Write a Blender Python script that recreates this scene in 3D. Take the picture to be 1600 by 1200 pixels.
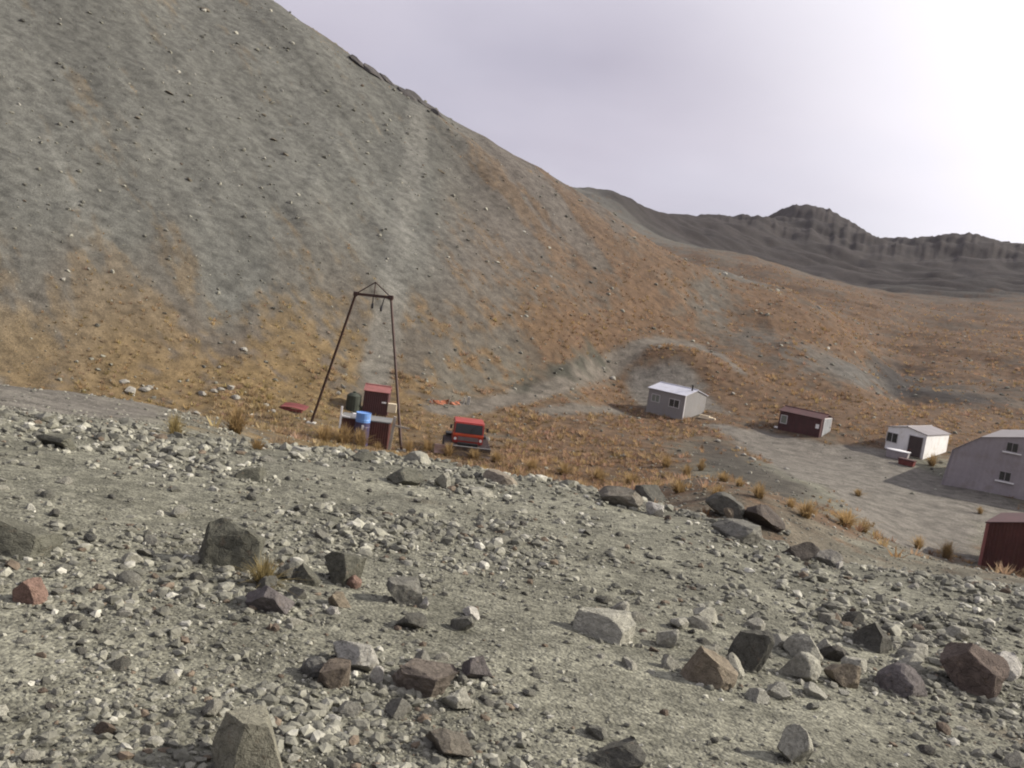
import bpy, bmesh, math, random
import numpy as np
from mathutils import Vector, Matrix

random.seed(7)
RNG = np.random.default_rng(7)
R = math.radians
scene = bpy.context.scene
for o in list(bpy.data.objects):
    bpy.data.objects.remove(o)
C = scene.collection

# ------------------------------------------------------------------ camera
EYE = 14.0                     # eye height above the datum, m
FPX = 1537.0                   # focal length in pixels of the 1600 px wide photograph
PITCH, ROLL = R(6.9), R(8.0)   # looking down a little, held crooked
cam = bpy.data.cameras.new('camera')
cam.sensor_width = 36.0
cam.lens = 36.0 * FPX / 1600.0
cam.clip_start = 0.05
cam.clip_end = 20000.0
cam_ob = bpy.data.objects.new('camera', cam)
C.objects.link(cam_ob)
cam_m = Matrix.Rotation(R(90) - PITCH, 4, 'X') @ Matrix.Rotation(ROLL, 4, 'Z')
cam_ob.matrix_world = Matrix.Translation((0, 0, EYE)) @ cam_m
scene.camera = cam_ob
CM = np.array(cam_m.to_3x3())

# ------------------------------------------------------------------ sun and sky
SUN_AZ, SUN_EL = R(80.0), R(30.0)      # clockwise from the view direction (+Y)
SUNV = Vector((math.sin(SUN_AZ) * math.cos(SUN_EL), math.cos(SUN_AZ) * math.cos(SUN_EL), math.sin(SUN_EL)))
sun = bpy.data.lights.new('sun', 'SUN')
sun.energy = 5.0
sun.angle = R(0.6)
sun.color = (1.0, 0.92, 0.80)
sun_ob = bpy.data.objects.new('sun', sun)
sun_ob.rotation_euler = SUNV.to_track_quat('Z', 'Y').to_euler()
C.objects.link(sun_ob)

world = bpy.data.worlds.new('World')
scene.world = world
world.use_nodes = True
wn, wl = world.node_tree.nodes, world.node_tree.links
wn.clear()
def wnode(t, **kw):
    n = wn.new(t)
    for k, v in kw.items():
        setattr(n, k, v)
    return n
w_out = wnode('ShaderNodeOutputWorld')
w_sky = wnode('ShaderNodeTexSky', sky_type='NISHITA', sun_disc=False)
w_sky.sun_elevation = SUN_EL
w_sky.sun_rotation = SUN_AZ
w_sky.altitude = 1500
w_bg1 = wnode('ShaderNodeBackground'); w_bg1.inputs['Strength'].default_value = 0.08
wl.new(w_sky.outputs[0], w_bg1.inputs['Color'])
w_tc = wnode('ShaderNodeTexCoord')
w_sep = wnode('ShaderNodeSeparateXYZ'); wl.new(w_tc.outputs['Generated'], w_sep.inputs[0])
# cloud deck: the view direction projected on a flat layer overhead
w_add = wnode('ShaderNodeMath', operation='ADD'); w_add.inputs[1].default_value = 0.22
w_abs = wnode('ShaderNodeMath', operation='ABSOLUTE'); wl.new(w_sep.outputs['Z'], w_abs.inputs[0])
wl.new(w_abs.outputs[0], w_add.inputs[0])
w_div = wnode('ShaderNodeVectorMath', operation='DIVIDE')
w_cmb = wnode('ShaderNodeCombineXYZ')
for i in range(3): wl.new(w_add.outputs[0], w_cmb.inputs[i])
wl.new(w_tc.outputs['Generated'], w_div.inputs[0]); wl.new(w_cmb.outputs[0], w_div.inputs[1])
w_n1 = wnode('ShaderNodeTexNoise'); w_n1.inputs['Scale'].default_value = 0.9; w_n1.inputs['Detail'].default_value = 5; w_n1.inputs['Roughness'].default_value = 0.45
wl.new(w_div.outputs[0], w_n1.inputs['Vector'])
w_r1 = wnode('ShaderNodeValToRGB')
w_r1.color_ramp.elements[0].position = 0.30; w_r1.color_ramp.elements[0].color = (0.50, 0.475, 0.58, 1)
w_r1.color_ramp.elements[1].position = 0.72; w_r1.color_ramp.elements[1].color = (0.74, 0.71, 0.81, 1)
wl.new(w_n1.outputs['Fac'], w_r1.inputs[0])
# cloud is brighter towards the sun behind it
w_dot = wnode('ShaderNodeVectorMath', operation='DOT_PRODUCT')
w_nrm = wnode('ShaderNodeVectorMath', operation='NORMALIZE'); wl.new(w_tc.outputs['Generated'], w_nrm.inputs[0])
wl.new(w_nrm.outputs[0], w_dot.inputs[0]); w_dot.inputs[1].default_value = SUNV
w_mr = wnode('ShaderNodeMapRange', interpolation_type='SMOOTHSTEP')
w_mr.inputs['From Min'].default_value = 0.26; w_mr.inputs['From Max'].default_value = 0.70
wl.new(w_dot.outputs['Value'], w_mr.inputs['Value'])
w_mix = wnode('ShaderNodeMix', data_type='RGBA'); w_mix.inputs['B'].default_value = (1.25, 1.22, 1.28, 1)
wl.new(w_mr.outputs[0], w_mix.inputs['Factor']); wl.new(w_r1.outputs[0], w_mix.inputs['A'])
w_bg2 = wnode('ShaderNodeBackground'); w_bg2.inputs['Strength'].default_value = 0.70
wl.new(w_mix.outputs['Result'], w_bg2.inputs['Color'])
# broken cover: the blue shows where the deck thins overhead
w_n2 = wnode('ShaderNodeTexNoise'); w_n2.inputs['Scale'].default_value = 0.55; w_n2.inputs['Detail'].default_value = 3
wl.new(w_div.outputs[0], w_n2.inputs['Vector'])
w_cov = wnode('ShaderNodeMapRange'); w_cov.inputs['From Min'].default_value = 0.36; w_cov.inputs['From Max'].default_value = 0.58
w_cov.inputs['To Min'].default_value = 0.85; w_cov.inputs['To Max'].default_value = 1.0
wl.new(w_n2.outputs['Fac'], w_cov.inputs['Value'])
w_ms = wnode('ShaderNodeMixShader')
wl.new(w_cov.outputs[0], w_ms.inputs[0]); wl.new(w_bg1.outputs[0], w_ms.inputs[1]); wl.new(w_bg2.outputs[0], w_ms.inputs[2])
wl.new(w_ms.outputs[0], w_out.inputs['Surface'])

scene.view_settings.view_transform = 'Standard'
scene.view_settings.look = 'None'
scene.view_settings.exposure = 0.45
scene.view_settings.gamma = 1.0
scene.cycles.max_bounces = 4
scene.cycles.use_denoising = True
try:
    scene.cycles.pixel_filter_type = 'BLACKMAN_HARRIS'
    scene.cycles.filter_width = 2.0
except Exception:
    pass

# ------------------------------------------------------------------ noise
_P = np.random.default_rng(3).permutation(4096).astype(np.int64)
def perlin(x, y, seed=0):
    x = np.asarray(x, float) + seed * 37.31; y = np.asarray(y, float) - seed * 17.77
    xi = np.floor(x).astype(np.int64); yi = np.floor(y).astype(np.int64)
    xf = x - xi; yf = y - yi
    u = xf * xf * xf * (xf * (xf * 6 - 15) + 10); v = yf * yf * yf * (yf * (yf * 6 - 15) + 10)
    def g(ix, iy, dx, dy):
        h = _P[(_P[ix & 4095] + iy) & 4095]
        a = h * (2 * np.pi / 4096.0)
        return np.cos(a) * dx + np.sin(a) * dy
    n00 = g(xi, yi, xf, yf); n10 = g(xi + 1, yi, xf - 1, yf)
    n01 = g(xi, yi + 1, xf, yf - 1); n11 = g(xi + 1, yi + 1, xf - 1, yf - 1)
    return ((n00 * (1 - u) + n10 * u) * (1 - v) + (n01 * (1 - u) + n11 * u) * v) * 1.5
def fbm(x, y, oct=4, seed=0, rough=0.5):
    s = 0; a = 1.0; f = 1.0; t = 0
    for k in range(oct):
        s = s + a * perlin(x * f, y * f, seed + k * 5); t += a; a *= rough; f *= 2.03
    return s / t
def sstep(a, b, x):
    t = np.clip((x - a) / (b - a), 0, 1)
    return t * t * (3 - 2 * t)

# ------------------------------------------------------------------ the lie of the land
def ray(px, py):
    """bearing (rad, clockwise from +Y) and rise per metre of the line of sight through a point of the photograph"""
    d = CM @ np.array([(px - 800.0) / FPX, -(py - 600.0) / FPX, -1.0])
    return math.atan2(d[0], d[1]), d[2] / math.hypot(d[0], d[1])

CP = []                                   # survey points: bearing, ln(distance), rise
def P(px, py, D):
    th, t = ray(px, py); CP.append((th, math.log(D), t))
def PV(px, py, zv=-11.5):                 # a point of the valley floor
    th, t = ray(px, py); CP.append((th, math.log(zv / t), t))
def behind(px, py, D, k=1.3, drop=0.06):
    th, t = ray(px, py); CP.append((th, math.log(D * k), t - drop))
MS, MB, MQ = 0.62, R(45), 56.6            # the scree face: gradient, bearing of its uphill line, foot
def PM(px, py, ridge=False, s=MS):
    th, t = ray(px, py)
    D = (11.5 + s * MQ) / (s * math.cos(th + MB) - t)
    D = min(max(D, 40), 400)
    CP.append((th, math.log(D), t))
    if ridge:
        CP.append((th, math.log(D * 1.12), t - 0.035)); CP.append((th, math.log(D * 1.5), t - 0.10))
for th in range(-44, 45, 11):             # the spur one stands on
    for D in (0.7, 1.2, 2, 3.2, 5, 8):
        a = R(th)
        z = -1.6 - 0.083 * D * math.cos(a) - 0.05 * D * math.sin(a)
        CP.append((a, math.log(D), z / D))
crest = [(-120, 640, 12), (0, 655, 11), (150, 668, 12), (250, 676, 13), (350, 690, 13.5), (450, 697, 13.5), (530, 705, 13.5), (620, 716, 13), (710, 730, 12.7),
         (800, 745, 12.5), (880, 762, 12.2), (960, 780, 12), (1060, 803, 11.8), (1150, 828, 11.5), (1230, 858, 11.2), (1300, 880, 11), (1380, 893, 11), (1450, 905, 11), (1530, 918, 11), (1600, 930, 11), (1720, 950, 11)]
for x, y, D in crest:
    P(x, y, D)
    if x >= 440:
        P(x, y + 32, 20)
for x, y, D in [(450, 712, 30), (530, 722, 32), (620, 730, 34), (710, 742, 34), (800, 756, 34), (880, 770, 33), (960, 785, 30)]:
    P(x, y, D)
for x, y, D in [(-120, 610, 20), (0, 625, 20), (150, 645, 22), (250, 657, 23), (350, 675, 24), (-120, 585, 30), (0, 602, 30), (150, 622, 34), (250, 640, 36), (350, 655, 38), (420, 672, 40)]:
    P(x, y, D)
for x, y in [(440, 655), (500, 665), (625, 707), (580, 680), (730, 700), (730, 725), (560, 640), (850, 700), (850, 735), (940, 755), (640, 650), (700, 650), (800, 650), (900, 660), (980, 665), (1060, 657), (1000, 700),
             (1200, 683), (1300, 703), (1450, 733), (1300, 740), (1400, 760), (1500, 800), (1450, 850), (1530, 882), (1600, 800), (1600, 880), (1720, 840), (1190, 712), (1100, 680)]:
    PV(x, y)
for x, y, D in [(1030, 762, 33), (1100, 745, 34), (1200, 775, 33), (1290, 806, 31), (1150, 785, 24), (1230, 815, 24), (1380, 862, 34), (1400, 880, 24), (1500, 900, 24), (1600, 915, 24),
                (1130, 768, 46), (1220, 792, 45), (1150, 738, 60), (1250, 762, 58)]:
    P(x, y, D)
for x, y in [(0, 575), (0, 480), (0, 360), (0, 200), (0, 0), (-150, 300), (-150, 0), (150, 590), (150, 480), (150, 300), (150, 100), (300, 605), (300, 500), (300, 350), (300, 150), (300, 0),
             (450, 615), (450, 500), (450, 350), (450, 150), (600, 620), (600, 500), (600, 350), (600, 220), (720, 615), (720, 500), (720, 380), (720, 280), (820, 595), (820, 480), (820, 360), (900, 540), (900, 450), (900, 360), (960, 480), (960, 400), (1040, 470), (1100, 480)]:
    PM(x, y)
for x, y in [(0, -330), (150, -230), (300, -100), (430, 0), (500, 45), (560, 93), (600, 118), (640, 143), (690, 176), (760, 214), (850, 266), (910, 302), (955, 331), (1000, 362), (1050, 393)]:
    PM(x, y, True)
for x, y, D, rg in [(1110, 416, 147, 1), (1180, 440, 160, 0), (1240, 460, 170, 0), (1300, 495, 155, 0), (1350, 545, 138, 0), (1368, 592, 122, 0),
                    (950, 590, 98, 0), (1050, 545, 108, 0), (1050, 600, 98, 0), (1130, 645, 90, 0), (1130, 570, 106, 0), (1130, 500, 125, 0), (1250, 600, 106, 0), (1250, 530, 122, 0),
                    (1290, 664, 91, 0), (1380, 692, 90, 0), (1380, 650, 99, 0), (1480, 680, 97, 0), (1480, 640, 112, 0), (1590, 665, 112, 0), (1720, 690, 105, 0), (1590, 625, 132, 0),
                    (1395, 622, 122, 0), (1405, 590, 148, 0), (1470, 575, 150, 0), (1470, 610, 130, 0), (1560, 590, 150, 0), (1450, 530, 190, 0), (1550, 530, 200, 0), (1380, 530, 185, 0), (1350, 480, 235, 0),
                    (1450, 485, 270, 0), (1580, 492, 280, 0), (1720, 510, 280, 0), (1300, 447, 300, 0), (1400, 462, 340, 0), (1550, 470, 350, 0), (1230, 432, 280, 0), (1720, 470, 360, 0), (1180, 420, 290, 0), (1110, 400, 300, 0)]:
    P(x, y, D)
    if rg:
        behind(x, y, D, 1.22, 0.02)
for x, y, D in [(905, 294, 430), (960, 309, 470), (1000, 320, 540), (1050, 335, 600), (1100, 343, 660), (1150, 342, 700), (1190, 343, 740), (1230, 333, 780), (1265, 327, 800), (1310, 338, 800), (1350, 361, 790),
                (1390, 378, 760), (1430, 370, 720), (1500, 374, 700), (1600, 380, 690), (1720, 385, 690)]:
    P(x, y, D); behind(x, y, D, 1.5, 0.05)
for x, y, D in [(1050, 372, 430), (1150, 390, 470), (1250, 385, 560), (1320, 400, 560), (1400, 420, 540), (1550, 430, 530), (1250, 425, 450), (1720, 430, 540)]:
    P(x, y, D)
CP = np.array(CP)
KT, KD = 1 / R(7.0), 1 / 0.32
TP = np.column_stack([CP[:, 0] * KT, CP[:, 1] * KD])
def tps_k(r2):
    return 0.5 * r2 * np.log(r2 + 1e-9)
n = len(TP)
A = np.zeros((n + 3, n + 3))
d2 = ((TP[:, None, :] - TP[None, :, :]) ** 2).sum(2)
A[:n, :n] = tps_k(d2) + np.eye(n) * 0.02
A[:n, n] = 1; A[:n, n + 1:] = TP; A[n:, :n] = A[:n, n:].T
sol = np.linalg.solve(A, np.concatenate([CP[:, 2], np.zeros(3)]))
def tps(th, lD):
    q = np.column_stack([th.ravel() * KT, lD.ravel() * KD])
    out = np.empty(len(q))
    for i in range(0, len(q), 40000):
        s = q[i:i + 40000]
        r2 = (s[:, :1] - TP[:, 0][None]) ** 2 + (s[:, 1:] - TP[:, 1][None]) ** 2
        out[i:i + 40000] = tps_k(r2) @ sol[:n] + sol[n] + s @ sol[n + 1:]
    return out.reshape(th.shape)

# the sheet of ground is gridded finely near the standpoint and coarsely far from it
cols = np.concatenate([np.linspace(-39, 39, 760, endpoint=False), 39 + 282 * (np.linspace(0, 1, 70, endpoint=False))])
cols = np.radians(cols)
def lseg(a, b, k): return np.exp(np.linspace(math.log(a), math.log(b), k, endpoint=False))
rows = np.concatenate([lseg(0.7, 2.6, 30), lseg(2.6, 15, 180), lseg(15, 55, 120), lseg(55, 260, 300), lseg(260, 1200, 190), lseg(1200, 1700, 8), [1700.0]])
NR, NC = len(rows), len(cols)
TH, DD = np.meshgrid(cols, rows)
thw = np.where(TH > np.pi, TH - 2 * np.pi, TH)            # -180..180
LIM = R(36)
# smooth land on a coarser lattice, then interpolated
cth = np.linspace(-LIM, LIM, 200); cld = np.linspace(math.log(0.7), math.log(9000), 420)
CTH, CLD = np.meshgrid(cth, cld)
CT = tps(CTH, CLD)
far_w = sstep(math.log(1000), math.log(1700), CLD)
CT = CT * (1 - far_w) + far_w * 0.012
def smooth_t(th, D):
    u = np.clip((np.clip(th, -LIM, LIM) + LIM) / (2 * LIM) * (len(cth) - 1), 0, len(cth) - 1.001)
    v = np.clip((np.log(D) - cld[0]) / (cld[-1] - cld[0]) * (len(cld) - 1), 0, len(cld) - 1.001)
    iu = u.astype(int); iv = v.astype(int); fu = u - iu; fv = v - iv
    return (CT[iv, iu] * (1 - fu) + CT[iv, iu + 1] * fu) * (1 - fv) + (CT[iv + 1, iu] * (1 - fu) + CT[iv + 1, iu + 1] * fu) * fv
T = smooth_t(thw, DD)
wb = sstep(R(45), R(120), np.abs(thw))                    # behind the viewer the same spur goes on, rising gently
T = T * (1 - wb) + wb * (-1.6 / DD + 0.10 * (1 - np.exp(-DD / 40)))
X = DD * np.sin(TH); Y = DD * np.cos(TH)
# foot of the slopes, by bearing
_fx = [-400, -100, 0, 300, 450, 700, 850, 950, 1050, 1130, 1290, 1400, 1600, 1750]
_fD = [40, 46, 50, 62, 68, 79, 92, 103, 108, 92, 92, 92, 112, 125]
_ft = [ray(x, 600)[0] for x in _fx]
def foot(th): return np.interp(th, _ft, _fD)
DF = foot(thw)
# relief: every octave fades out where the grid cannot carry it
Z = T * DD
space = DD * 0.0045
rough = 0.6 + 0.7 * sstep(0.9, 1.25, DD / DF)
rough = rough * (1 - 0.55 * sstep(38, 46, DD) * (1 - sstep(0.95, 1.15, DD / DF)))       # the valley floor is smoother
rough = rough + 1.0 * sstep(300, 500, DD)
for k, lam in enumerate((90, 45, 22, 11, 5.5, 2.7, 1.35, 0.7, 0.35, 0.17)):
    amp = 0.030 * lam * rough
    amp = np.minimum(amp, 0.0032 * DD + 0.01) * sstep(1.6, 3.5, lam / space) * (1 - sstep(0.12, 0.35, lam / DD))
    if lam < 2: amp = amp * 1.1
    Z = Z + amp * perlin(X / lam, Y / lam, 20 + k)
# runnels down the scree face, across its fall line
ax = X * math.cos(MB) + Y * math.sin(MB); al = -X * math.sin(MB) + Y * math.cos(MB)
nw = fbm(X / 40.0, Y / 40.0, 3, 58)
mt = sstep(1.0, 1.35, DD / DF) * (1 - sstep(R(4), R(12), thw)) * (1 - sstep(230, 330, DD))
Z = Z + mt * (0.55 * fbm(ax / 13.0 + 1.1 * nw, al / 60.0, 4, 60) + 0.16 * fbm(ax / 2.6, al / 18.0, 2, 70))
mth = ray(1052, 560)[0]; mx, my = 103 * math.sin(mth), 103 * math.cos(mth)
Z = Z + 1.9 * np.exp(-(((X - mx) / 6.5) ** 2 + ((Y - my) / 4.2) ** 2))
hill = sstep(1.0, 1.3, DD / DF) * sstep(R(8), R(15), thw) * (1 - sstep(300, 420, DD))
Z = Z + hill * (1.5 * fbm(X / 30.0, Y / 18.0, 3, 75, 0.5) - 0.4 * np.abs(fbm(X / 9.0, Y / 14.0, 3, 77)))
# broken rock along the crests
cr = np.exp(-((thw - R(-8.5)) / R(3.5)) ** 2) * sstep(125, 150, DD) * (1 - sstep(210, 260, DD))
Z = Z + cr * 0.8 * np.abs(fbm(X / 6.0, Y / 6.0, 4, 80, 0.6))
fr = sstep(340, 480, DD) * (1 - sstep(1000, 1300, DD))
teeth = np.exp(-((thw - R(17.8)) / R(4.0)) ** 2) * sstep(650, 760, DD) * (1 - sstep(830, 900, DD))
Z = Z + fr * sstep(560, 640, DD) * 5.0 * (np.abs(fbm(thw / R(1.3), DD / 400.0, 5, 96, 0.7)) - .15)
Z = Z + teeth * 5.0 * (np.abs(fbm(thw / R(1.1), DD / 300.0, 5, 97, 0.7)) - .12)
Z = Z + fr * (8.0 * (np.abs(fbm((X + 0.7 * Y) / 70.0, (Y - 0.7 * X) / 220.0, 4, 98, 0.6)) - 0.25) + 1.0 * (np.abs(fbm((X + 0.7 * Y) / 12.0, (Y - 0.7 * X) / 40.0, 3, 99, 0.6)) - .2))
Z = Z + fr * (3.5 * (np.abs(fbm(X / 90.0, Y / 160.0, 4, 90, 0.55)) - 0.2) + 1.5 * (np.abs(fbm((X + 0.5 * Y) / 26.0, (Y - 0.5 * X) / 60.0, 3, 95)) - 0.2))
TG = Z / DD

fcol = np.arange(0, 760)
def at(px, py, dD=0.0):
    """where the line of sight through a point of the photograph meets the ground"""
    th, t = ray(px, py)
    j = int(np.clip(np.searchsorted(cols[:760], th), 1, 759))
    f = (th - cols[j - 1]) / (cols[j] - cols[j - 1])
    tc = TG[:, j - 1] * (1 - f) + TG[:, j] * f
    i = np.argmax((tc >= t) & (rows > 2.0))
    if tc[i] < t: i = NR - 2
    D = rows[i]
    if i > 0 and tc[i] > t:
        g = (t - tc[i - 1]) / max(1e-9, tc[i] - tc[i - 1]); D = rows[i - 1] + min(max(g, 0), 1) * (rows[i] - rows[i - 1])
    return Vector((D * math.sin(th), D * math.cos(th), D * t + EYE))
def on_ray(px, py, D):
    th, t = ray(px, py)
    return Vector((D * math.sin(th), D * math.cos(th), D * t + EYE))
def ground(x, y):
    x = np.asarray(x, float); y = np.asarray(y, float)
    D = np.clip(np.hypot(x, y), 0.71, 8000); th = np.arctan2(x, y)
    u = np.interp(th, cols[:760], fcol); v = np.interp(D, rows, np.arange(NR))
    iu = np.clip(u.astype(int), 0, 758); iv = np.clip(v.astype(int), 0, NR - 2); fu = u - iu; fv = v - iv
    z = (Z[iv, iu] * (1 - fu) + Z[iv, iu + 1] * fu) * (1 - fv) + (Z[iv + 1, iu] * (1 - fu) + Z[iv + 1, iu + 1] * fu) * fv
    return z + EYE
def gz(x, y): return float(ground(np.array([x]), np.array([y]))[0])

# ------------------------------------------------------------------ ground cover, as fields over the plan
def inpoly(poly, x, y):
    c = np.zeros(x.shape, bool); k = len(poly)
    for i in range(k):
        x1, y1 = poly[i]; x2, y2 = poly[(i + 1) % k]
        c ^= ((y1 > y) != (y2 > y)) & (x < (x2 - x1) * (y - y1) / ((y2 - y1) if y2 != y1 else 1e-9) + x1)
    return c
def dist_line(pl, x, y):
    d = np.full(x.shape, 1e9)
    for (x1, y1), (x2, y2) in zip(pl[:-1], pl[1:]):
        dx, dy = x2 - x1, y2 - y1; L = dx * dx + dy * dy + 1e-9
        t = np.clip(((x - x1) * dx + (y - y1) * dy) / L, 0, 1)
        d = np.minimum(d, np.hypot(x - x1 - t * dx, y - y1 - t * dy))
    return d
def plan(pts): return [(p.x, p.y) for p in (at(*q) for q in pts)]
def sdf(poly, x, y):
    d = dist_line(list(poly) + [poly[0]], x, y)
    return np.where(inpoly(poly, x, y), d, -d)

GR = [(50, 100, 0), (300, 150, .03), (500, 200, .03), (400, 300, .10), (200, 330, .12), (60, 300, .04), (50, 400, .30), (250, 420, .42), (362, 300, .02), (372, 400, .02), (380, 440, .05), (450, 400, .36), (100, 480, .72), (250, 500, .55), (400, 500, .5),
      (550, 500, .45), (650, 520, .42), (50, 545, .97), (200, 572, .95), (400, 592, .8), (480, 607, .75), (560, 560, .4), (700, 580, .36), (780, 560, .38), (640, 300, .10), (720, 330, .42), (800, 420, .4), (900, 450, .5),
      (850, 330, .36), (760, 230, .38), (700, 200, .25), (600, 150, .1), (620, 400, .2), (900, 520, .9), (950, 400, .45), (1000, 480, .9), (1050, 420, .7), (1050, 500, .8), (1100, 470, .3), (1180, 530, .35), (1250, 560, .35),
      (1330, 580, .2), (1150, 430, .25), (1200, 480, .8), (1300, 520, .85), (1120, 580, .97), (1200, 600, .97), (1300, 630, .97), (1400, 655, .97), (1500, 645, .85), (1400, 600, .3), (1450, 560, .85), (1550, 550, .75), (1500, 615, .4), (1450, 500, .55),
      (1550, 500, .55), (1350, 480, .65), (1100, 370, .1), (1250, 370, .1), (1400, 400, .15), (1550, 420, .15), (650, 650, .85), (800, 665, .85), (900, 690, .95), (1000, 680, .95), (1000, 720, .85), (850, 720, .85), (700, 722, .85), (950, 760, .7),
      (560, 690, .75), (480, 650, .55), (950, 645, .6), (400, 640, .65), (300, 630, .65), (200, 630, .3), (100, 600, .6), (100, 645, .05), (0, 625, .05), (1080, 700, .45), (1150, 730, .15), (1220, 750, .1), (1080, 765, .55), (1200, 800, .5),
      (1250, 812, .45), (1320, 825, .5), (1360, 855, .25), (1400, 740, .0), (1500, 760, .2), (0, 700, 0), (400, 720, 0), (800, 760, 0), (1100, 850, 0), (1500, 950, 0), (800, 900, 0), (200, 900, 0), (1200, 1000, 0), (800, 1150, 0)]
gp = []
for px, py, v in GR:
    p = at(px, py); gp.append((math.atan2(p.x, p.y), math.log(math.hypot(p.x, p.y)), v))
gp = np.array(gp)
def cover(th, D):
    th = np.clip(th, -LIM, LIM); lD = np.log(D)
    num = np.zeros(th.shape); den = np.zeros(th.shape)
    for a, b, v in gp:
        w = 1.0 / ((((th - a) / R(3.2)) ** 2 + ((lD - b) / 0.14) ** 2) ** 1.6 + 0.02)
        num += w * v; den += w
    return num / den
# evaluated on every second grid point, then spread
def coarse(fn):
    ii = np.arange(0, NR, 3); jj = np.arange(0, NC, 3)
    if ii[-1] != NR - 1: ii = np.append(ii, NR - 1)
    if jj[-1] != NC - 1: jj = np.append(jj, NC - 1)
    s = fn(thw[np.ix_(ii, jj)], DD[np.ix_(ii, jj)])
    v = np.interp(np.arange(NR), ii, np.arange(len(ii))); u = np.interp(np.arange(NC), jj, np.arange(len(jj)))
    iv = np.clip(v.astype(int), 0, len(ii) - 2); iu = np.clip(u.astype(int), 0, len(jj) - 2)
    fv = (v - iv)[:, None]; fu = (u - iu)[None]
    return (s[np.ix_(iv, iu)] * (1 - fu) + s[np.ix_(iv, iu + 1)] * fu) * (1 - fv) + (s[np.ix_(iv + 1, iu)] * (1 - fu) + s[np.ix_(iv + 1, iu + 1)] * fu) * fv
COV = coarse(cover)
# clumped: patches on the flat, streaks down the fall line on the scree
pat = 0.5 + 0.55 * fbm(X / 9.0, Y / 9.0, 3, 110, 0.55) + 0.75 * fbm(X / 1.9, Y / 1.9, 3, 112, 0.7)
strk = 0.5 + 0.95 * fbm(ax / 4.5 + .5 * nw, al / 30.0, 4, 120, 0.6) + 0.55 * fbm(ax / 1.3, al / 2.6, 3, 125, 0.7)
pat = pat * (1 - mt) + strk * mt
GRASS = sstep(-0.16, 0.16, COV - np.clip(pat, 0.02, 0.98))
GRASS = np.where(COV < 0.02, 0, GRASS)

ROADS = [([(690, 642), (740, 636), (800, 624), (870, 602), (930, 574), (985, 549), (1040, 534), (1090, 541), (1125, 556)], 1.15),
         ([(850, 644), (960, 642)], 1.1), ([(1125, 556), (1160, 582)], 0.5)]
AREAS = [[(985, 578), (1060, 562), (1090, 585), (1110, 625), (1135, 645), (1010, 642), (985, 610)],
         [(1105, 662), (1190, 674), (1290, 692), (1390, 705), (1450, 738), (1600, 792), (1640, 830), (1530, 818), (1520, 872), (1430, 862), (1370, 835), (1320, 795), (1290, 758), (1240, 747), (1190, 716), (1140, 682)],
         [(0, 597), (150, 620), (290, 642), (250, 655), (0, 642), (-60, 620)]]
jit = fbm(X / 2.2, Y / 2.2, 3, 130)
ROAD = np.zeros(X.shape)
for pl, w in ROADS:
    d = dist_line(plan(pl), X, Y); ROAD = np.maximum(ROAD, 1 - sstep(w - 0.5, w + 0.6, d + 0.7 * jit))
ONTRACK = ROAD.copy()
AREA_PLAN = [plan(a) for a in AREAS]
for poly in AREA_PLAN:
    ROAD = np.maximum(ROAD, sstep(-0.8, 0.8, sdf(poly, X, Y) + 0.9 * jit))
TOW = 1 - sstep(0.7, 1.8, dist_line(plan([(655, 168), (648, 240), (640, 300), (618, 430), (600, 520), (585, 590)]), X, Y) + 0.5 * jit)
CUT = 1 - sstep(0.2, 2.2, dist_line(plan([(815, 604), (870, 585), (930, 553)]), X, Y) + 2.2 * jit + 0.6)
BANK = sstep(-1.0, 1.5, sdf(plan([(1085, 690), (1130, 690), (1185, 722), (1240, 750), (1290, 775), (1270, 795), (1200, 770), (1120, 742), (1085, 725)]), X, Y) + 1.2 * jit)
GRASS = GRASS * (1 - ROAD) * (1 - 0.9 * TOW) * (1 - CUT)
GRASS = GRASS * (1 - 0.6 * BANK)

# ------------------------------------------------------------------ colours of stone, soil and straw, with some painted shade
def c3(r, g, b): return np.array([r, g, b])
def lerp(a, b, f): return a + (b - a) * f[..., None]
nz1 = fbm(X / 30.0, Y / 30.0, 4, 140); nz2 = fbm(X / 1.3, Y / 1.3, 3, 150); nz3 = fbm(ax / 5.0, al / 70.0, 4, 160)
COL = np.broadcast_to(c3(.176, .173, .136), X.shape + (3,)).copy()
COL = lerp(COL, c3(.120, .120, .107), sstep(0.85, 1.1, DD / DF))
COL *= (1 + 0.22 * nz1 + 0.14 * nz2 * (DD < 400))[..., None]
COL *= (1 + 0.25 * (DD < 20) * fbm(X / 0.8, Y / 0.8, 4, 145, 0.65))[..., None]
COL *= (1 + mt * 0.45 * nz3)[..., None]
REDDISH = mt * sstep(R(-7), R(-1), thw + R(3) * nw) * (1 - GRASS * .3) + hill * .5
COL = lerp(COL, c3(.124, .108, .097), 0.65 * np.clip(REDDISH + .35 * mt * nz3 * sstep(R(-8), R(0), thw), 0, 1))
COL = lerp(COL, c3(.110, .080, .054), 0.75 * sstep(0.15, 0.6, COV) * (1 - 0.6 * mt) * (DD > 16))       # thin soil and litter between the clumps
RUSTY = sstep(R(-11), R(4), thw + R(4) * nz1)
gold = np.stack([.190 + .06 * nz2, .134 + .042 * nz2, .064 + .018 * nz2], -1); rusty = np.stack([.138 + .05 * nz2, .086 + .030 * nz2, .051 + .014 * nz2], -1)
gold = lerp(gold, np.array([.150, .114, .072]), .8 * mt * (1 - sstep(.6, .9, COV)))
COL = lerp(COL, gold + (rusty - gold) * RUSTY[..., None], (0.82 - 0.32 * mt * (1 - .5 * RUSTY)) * GRASS)
COL = lerp(COL, np.stack([.168 + .02 * nz2, .155 + .02 * nz2, .135 + .016 * nz2], -1) * 1.06, 0.9 * ROAD - 0.32 * np.minimum(ROAD, ONTRACK))
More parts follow.
